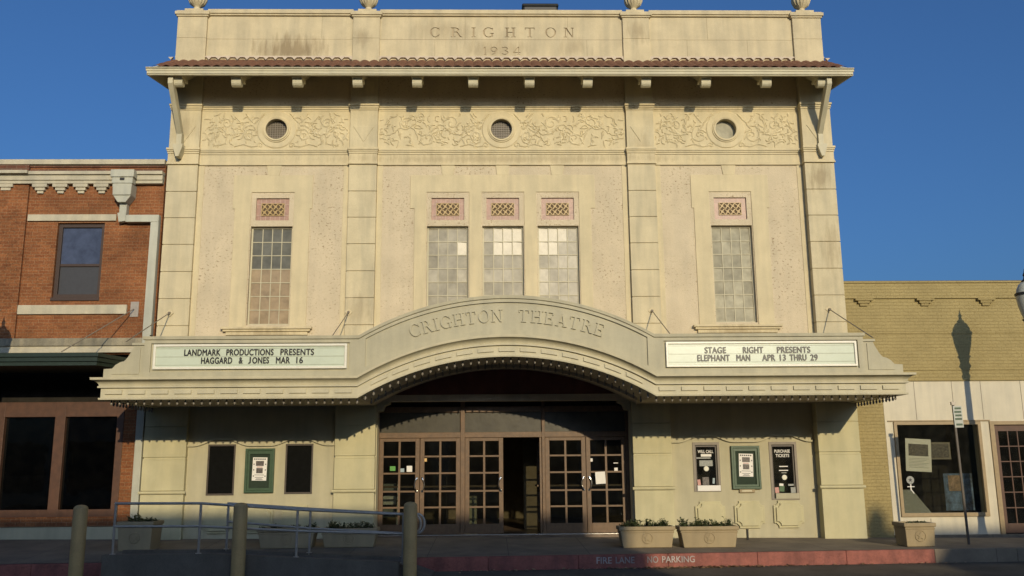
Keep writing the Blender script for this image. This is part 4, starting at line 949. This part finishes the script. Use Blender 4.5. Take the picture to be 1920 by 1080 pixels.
mb = MB(); mb.box(10.80, 10.90, .03, .08, .1, 2.42); mb.box(11.55, 11.8, .03, .08, .1, 2.42); mb.box(10.9, 11.55, .031, .079, 2.28, 2.42); mb.box(10.9, 11.55, .031, .079, .1, .30)
for i in (1, 2): mb.box(10.9+.217*i-.012, 10.9+.217*i+.012, .04, .07, .3, 2.28)
for i in range(1, 6): mb.box(10.9, 11.55, .041, .069, .3+.33*i-.012, .3+.33*i+.012)
d = mb.build('door', m_redwood, OS, bevel=.003)
mb = MB(); mb.box(10.88, 11.58, .05, .055, .28, 2.3); mb.build('glass', m_glass2, d)
mb = MB(); mb.box(7.7, 24, 2.6, 2.7, -.2, 3.4); mb.box(7.7, 24, .3, 2.6, -.2, .1); mb.box(8.3, 8.36, .3, 2.6, .1, 3.4); mb.box(7.7, 24, .3, 2.6, 3.3, 3.39); mb.build('interior', m_dark, OS)
mb = MB(); mb.box(8.38, 24, -.04, .25, -.3, .08); mb.build('plinth', m_walk, OS)
# things in its window
o = flat('shop_poster', 'tilted white poster with a grey picture in the ochre shop window', 'poster', m_paper, 8.83, 9.40, 1.42, 2.13, .12, R(3.5))
MB().box(-.22, .22, -.006, -.004, -.02, .24).build('picture', m_photo, o); mb = MB()
for i in range(7): mb.box(-.22, .22-.05*(i % 3), -.005, -.0035, -.08-.032*i, -.072-.032*i)
mb.build('print', m_pgrey, o)
o = flat('framed_picture', 'tan framed picture hanging behind the tilted white poster', 'picture', m_taupe, 9.43, 10.03, 1.68, 2.06, .5)
MB().box(-.26, .26, -.008, -.003, -.15, .15).build('picture', m_photo, o)
o = thing('window_sticker', 'white round sticker with a small figure at the left edge of the shop window', 'sticker', (8.84, .025, 1.24))
MB().lathe([(.085, 0), (.085, -.003)], (0, 0, 0), 20, 'y').build('disc', m_pgrey, o)
mb = MB(); mb.box(-.012, .012, -.003, 0, -.22, -.09); mb.box(-.08, .08, -.0032, 0, -.15, -.135); mb.prism([(-.01, -.2), (.01, -.2), (.07, -.29), (.05, -.29)], -.0035, 0); mb.build('figure', m_paper, o)
mb = MB(); mb.prism([(.05*(1 if k % 2 == 0 else .4)*math.sin(math.pi*k/5), .05*(1 if k % 2 == 0 else .4)*math.cos(math.pi*k/5)) for k in range(10)], -.006, -.003); mb.build('star', m_ink, o)
mb = MB(); mb.hexa([(8.68, .2, .5), (9.35, .2, .5), (9.35, .6, .5), (8.68, .6, .5)], [(8.70, .5, 1.02), (9.08, .5, 1.02), (9.08, .62, 1.02), (8.70, .62, 1.02)])
tag(mb.build('display_board', m_pgrey), 'pale grey sloping display board low in the left of the shop window', 'display board')
o = thing('blue_poster', 'blue and brown poster standing low in the right half of the shop window', 'poster', (10.03, .3, .97)); MB().box(-.32, .32, -.004, 0, -.40, .40).build('sheet', plain('blue_print', (.10, .17, .30), var=.8, scale=5, bump=0), o); MB().box(-.22, .06, -.007, -.004, .02, .36).build('picture', plain('face_print', (.34, .22, .14), var=.5, scale=7, bump=0), o)
# ------------------------------------------------------------------ street furniture
bol = thing('bollard', 'tan round steel bollard at the left end of the ramp', 'bollard', (-7.31, -4.0, zr(-7.3, -4)), 0, 'bollards along the ramp')
MB().lathe([(.118, -.05), (.118, 1.27), (.112, 1.30), (.09, 1.325), (.05, 1.34), (.01, 1.345)], (0, 0, 0), 24).build('post', m_bollard, bol, smooth=True)
dup(bol, 'tan round bollard in the middle, in front of the back handrail start', (-4.60, -4.0, zr(-4.6, -4)-.005))
dup(bol, 'tan round bollard at the curved ends of the handrails', (-1.70, -4.0, zr(-1.7, -4)-.035))
def rail(name, label, pts_top, pts_bot, posts, loop, y):
    o = thing(name, label, 'handrail', (pts_top[0][0], y, zramp(pts_top[0][0])), 0, 'steel handrails on the ramp'); ox, oy, oz = o.location
    L = lambda p: (p[0]-ox, 0, p[1]-oz)
    mb = MB(); mb.tube([L(p) for p in pts_top], .024, 10); mb.build('top_rail', m_galv, o, smooth=True)
    mb = MB(); mb.tube([L(p) for p in pts_bot], .022, 10); mb.build('lower_rail', m_galv, o, smooth=True)
    for (x, zt) in posts:
        mb = MB(); mb.tube([(x-ox, 0, zramp(x)-oz+.02), (x-ox, 0, zt-oz-.005)], .022, 10); mb.lathe([(.05, 0), (.05, .012)], (x-ox, 0, zramp(x)-oz+.048), 12); mb.build('post', m_galv, o, smooth=True)
    a, b = pts_top[-1], pts_bot[-1]; zc = (a[1]+b[1])/2; rr = (a[1]-b[1])/2
    mb = MB(); mb.tube([(a[0]-ox+loop+rr*.75*math.sin(math.pi*i/12), 0, zc+rr*math.cos(math.pi*i/12)-oz) for i in range(13)], .023, 10)
    mb.tube([(a[0]-ox, 0, a[1]-oz), (a[0]-ox+loop, 0, a[1]-oz)], .023, 10); mb.tube([(b[0]-ox, 0, b[1]-oz), (b[0]-ox+loop, 0, b[1]-oz)], .023, 10); mb.build('end_loop', m_galv, o, smooth=True)
rail('handrail', 'front galvanized handrail along the street side of the ramp', [(-6.82, 1.03), (-5.34, 1.02), (-3.67, .90), (-1.82, .80)], [(-6.82, .645), (-5.34, .635), (-3.67, .54), (-1.82, .475)], [(-6.80, 1.02), (-5.34, 1.01), (-3.67, .89), (-1.84, .80)], .16, -3.8)
rail('handrail', 'back galvanized handrail along the kerb side of the ramp', [(-5.12, .985), (-3.62, .875), (-1.90, .765)], [(-5.12, .665), (-3.62, .53), (-1.90, .425)], [(-5.10, .98), (-3.61, .87), (-1.92, .76)], .24, -2.97)
# planters
def planter(w, d, h, label, loc, foot=.86):
    o = thing('planter', label, 'planter', loc, 0, 'tan planters on the sidewalk')
    mb = MB(); w0, d0 = w*foot/2, d*foot/2; w1, d1 = w/2-.025, d/2-.025
    mb.hexa([(-w0, -d0, 0), (w0, -d0, 0), (w0, d0, 0), (-w0, d0, 0)], [(-w1, -d1, h-.07), (w1, -d1, h-.07), (w1, d1, h-.07), (-w1, d1, h-.07)])
    k = 1.01; zz = h-.12; mb.box(-w1-.008, w1+.008, -d1-.008, d1+.008, zz, zz+.025)
    mb.build('body', m_terra, o, bevel=.012)
    mb = MB(); mb.wall(-w/2, w/2, -d/2, d/2, [(-w/2+.06, w/2-.06, -d/2+.06, d/2-.06)], 0, .075)
    mb.v = [(x, z, h-y) for x, y, z in mb.v]; mb.build('rim', m_terra, o, bevel=.014)
    mb = MB(); mb.box(-w/2+.05, w/2-.05, -d/2+.05, d/2-.05, h-.069, h-.03); mb.build('soil', m_soil, o)
    zc = h*.45; yf = -(d0+(d1-d0)*zc/(h-.07))
    mb = MB(); mb.tube([(.10*math.cos(2*math.pi*i/24), yf-.004, zc+.10*math.sin(2*math.pi*i/24)) for i in range(25)], .009, 6)
    mb.prism([((.075 if k % 2 == 0 else .03)*math.sin(math.pi*k/5), zc+(.075 if k % 2 == 0 else .03)*math.cos(math.pi*k/5)) for k in range(10)], yf-.014, yf+.01)
    mb.build('star_emblem', m_terra, o); return o
def plants(w, d, loc, label, tufts, hmax, seed):
    rnd = random.Random(seed); mb = MB()
    for t_ in range(int(tufts*1.7)):
        bx0 = rnd.uniform(-w/2, w/2); by0 = rnd.uniform(-d/2, d/2); hh = hmax*rnd.uniform(.35, 1)**1.3
        for s_ in range(rnd.randint(3, 5)):
            a = rnd.uniform(0, 6.3); ln = rnd.uniform(.02, .10); tip = (bx0+ln*math.cos(a), by0+ln*math.sin(a), hh*rnd.uniform(.6, 1))
            mb.tube([(bx0, by0, -.02), ((bx0+tip[0])/2, (by0+tip[1])/2, tip[2]*.6), tip], .003, 4)
            for l in range(rnd.randint(5, 9)):
                q = rnd.uniform(.25, 1); c = Vector((bx0+(tip[0]-bx0)*q, by0+(tip[1]-by0)*q, tip[2]*q)); b = rnd.uniform(0, 6.3); e = rnd.uniform(-.3, .9)
                dv = Vector((math.cos(b)*math.cos(e), math.sin(b)*math.cos(e), math.sin(e)))*rnd.uniform(.035, .075); sv = dv.cross(Vector((0, 0, 1))).normalized()*dv.length*.3
                mb.add([c, c+dv*.5+sv, c+dv, c+dv*.5-sv], [(0, 1, 2, 3)])
    me = bpy.data.meshes.new('planter_flowers'); me.from_pydata(mb.v, [], mb.f); me.materials.append(m_leaf)
    o = bpy.data.objects.new('bedding_plants', me); COL.objects.link(o); o.location = loc; tag(o, label, 'plants', 'bedding plants in the planters')
PL = [(.72, .62, .56, (-7.27, -1.35), 'square tan planter with a star emblem at the left end of the handrails', 'dark leafy plants in the square planter behind the handrail start', 12, .17),
      (1.16, .46, .39, (-4.37, -1.25), 'long tan planter behind the handrail, the left one of the pair', 'low sparse plants in the left long planter behind the handrail', 12, .14),
      (1.13, .46, .37, (-3.14, -1.20), 'long tan planter beside the doors behind the handrail', 'leafy plants in the long planter nearest the left of the doors', 22, .20),
      (1.10, .46, .40, (2.71, -1.70), 'long tan planter beside the right of the theatre doors', 'leafy plants in the planter at the right of the theatre doors', 22, .20),
      (1.16, .46, .40, (3.90, -1.80), 'long tan planter in sunlight under the will call window', 'leafy plants in the sunlit planter under the will call window', 24, .20),
      (.62, .56, .44, (7.86, -2.1), 'square tan planter with star emblem before the ochre shop window', 'a few dry low plants in the planter before the ochre shop', 7, .05)]
for i, (w, d, h, (x, y), l1, l2, tf, hm) in enumerate(PL):
    z = zs(x, y-d*.4)+.004
    planter(w, d, h, l1, (x, y, z)); plants(w-.18, d-.18, (x, y, z+h-.04), l2, tf, hm, 40+i)
# street lamps
LM = thing('street_lamp', 'iron street lamp with acorn glass at the right edge before the ochre shop', 'street lamp', (10.75, -1.9, zs(10.7, -1.9)), 0, 'acorn street lamps on the sidewalk')
MB().lathe([(.19, 0), (.19, .12), (.15, .16), (.13, .55), (.10, .62), (.075, .8), (.06, 3.9), (.085, 3.95), (.10, 4.0), (.075, 4.05)], (0, 0, 0), 20, flute=10, fl=(5, 6)).build('post', m_iron, LM, smooth=True)
MB().lathe([(.07, 4.05), (.10, 4.16), (.135, 4.22), (.10, 4.30), (.12, 4.40), (.15, 4.44)], (0, 0, 0), 24).build('collar', m_iron, LM, smooth=True)
MB().lathe([(.11, 4.44), (.15, 4.56), (.19, 4.72), (.213, 4.88), (.215, 4.95)], (0, 0, 0), 32).build('globe', m_lamp, LM, smooth=True)
MB().lathe([(.215, 4.93), (.232, 4.935), (.232, 4.985), (.215, 4.99)], (0, 0, 0), 32).build('band', m_iron, LM, smooth=True)
MB().lathe([(.205, 4.99), (.19, 5.07), (.14, 5.17), (.07, 5.22)], (0, 0, 0), 32).build('dome', m_lamp, LM, smooth=True)
MB().lathe([(.075, 5.215), (.085, 5.24), (.04, 5.28), (.03, 5.33), (.045, 5.36), (.02, 5.42), (.005, 5.50)], (0, 0, 0), 16).build('finial', m_iron, LM, smooth=True)
dup(LM, 'iron street lamp standing before the brick shop, its shadow on the left brick wall', (-10.62, -1.9, zs(-10.6, -1.9)-.05))
# parking sign
SP = thing('sign_post', 'thin leaning metal post with a small green and white parking sign', 'sign post', (8.98, -1.95, zs(9.0, -1.95))); SP.rotation_euler = (0, R(-.8), 0)
MB().box(-.022, .022, -.015, .015, -.05, 2.72).build('post', m_bronze, SP, bevel=.004)
pl = MB().box(-.02, .16, -.024, -.018, 2.25, 2.68).build('sign_plate', plain('sign_white', (.40, .42, .36), rough=.4, bump=0), SP, bevel=.004)
mb = MB()
for i, (a_, b_) in enumerate(((2.61, 2.65), (2.54, 2.58), (2.47, 2.51), (2.40, 2.44), (2.29, 2.33))): mb.box(.0 if i % 2 else .012, .14, -.0255, -.024, a_, b_)
mb.build('print', m_green, pl)
MB().box(-.04, .05, -.03, .02, 2.70, 2.76).build('cap', m_galv, SP)
tag(MB().lathe([(.025, -.02), (.025, .20), (.03, .205), (.03, .22)], (0, 0, 0), 12).build('pipe_stub', m_iron, loc=(5.05, -.5, zs(5, -.5)), smooth=True), 'short dark pipe stub standing on the sidewalk below the middle octagonal panel', 'pipe')
# litter along the kerb
rnd = random.Random(5); mb = MB()
for i in range(520):
    x = rnd.gauss(3.6, .9) if i < 340 else rnd.uniform(-1, 8.5); y = KY-.02-abs(rnd.gauss(0, .09)); z = zr(x, y)+.004+rnd.uniform(0, .02); a = rnd.uniform(0, 6.3); l = rnd.uniform(.018, .05)
    dv = Vector((math.cos(a), math.sin(a), rnd.uniform(-.3, .3)))*l; sv = Vector((-math.sin(a), math.cos(a), rnd.uniform(-.4, .4)))*l*.5; c = Vector((x, y, z))
    mb.add([c-dv, c+sv, c+dv, c-sv], [(0, 1, 2, 3)])
me = bpy.data.meshes.new('leaf_litter'); me.from_pydata(mb.v, [], mb.f); me.materials.append(m_dry)
o = bpy.data.objects.new('leaf_litter', me); COL.objects.link(o); tag(o, 'dry leaves gathered in the gutter below the red kerb', 'leaf litter', kind='stuff')
# ------------------------------------------------------------------ the street's other side (behind the photographer)
def block(name, label, x0, x1, ztop, mat, cols):
    t = thing(name, label, 'building', ((x0+x1)/2, -34, 0)); o = t.location
    hs = []; n = cols; pw = (x1-x0)/n
    for r_ in ((4.6, 7.0), ):
        for i in range(n):
            c = x0+pw*(i+.5); hs.append((c-.6, c+.6, r_[0], min(r_[1], ztop-1.2)))
    for i in range(n): c = x0+pw*(i+.5); hs.append((c-pw*.36, c+pw*.36, .4, 3.2))
    mb = MB(); mb.wall(x0-o.x, x1-o.x, -.6, ztop, [(a-o.x, b-o.x, c, d) for a, b, c, d in hs], 0, -.4); mb.box(x0-o.x, x1-o.x, -14, -.41, -.6, ztop-.4); mb.build('wall', mat, t)
    mb = MB()
    for a, b, c, d in hs: mb.box(a-o.x, b-o.x, -.3, -.28, c, d)
    mb.build('window', m_pane_blue, t); return t
block('street_block', 'pale stucco two storey block across the street facing the theatre', -30, 9.9, 10.36, m_trim, 9)
block('low_shop', 'low stuccoed shop across the street beside the brick block', 9.95, 15.75, 8.2, m_trim, 2)
cb = block('corner_block', 'tall painted brick block with corner pinnacle across the street', 15.8, 40, 9.9, m_ochre, 6)
mb = MB(); lx = cb.location.x; mb.box(15.82-lx, 16.22-lx, -.5, 0, 9.9, 10.1); mb.hexa([(15.8-lx, -.55, 10.1), (16.25-lx, -.55, 10.1), (16.25-lx, .05, 10.1), (15.8-lx, .05, 10.1)], [(15.98-lx, -.3, 10.48), (16.06-lx, -.3, 10.48), (16.06-lx, -.2, 10.48), (15.98-lx, -.2, 10.48)]); mb.build('pinnacle', m_ochre, cb)
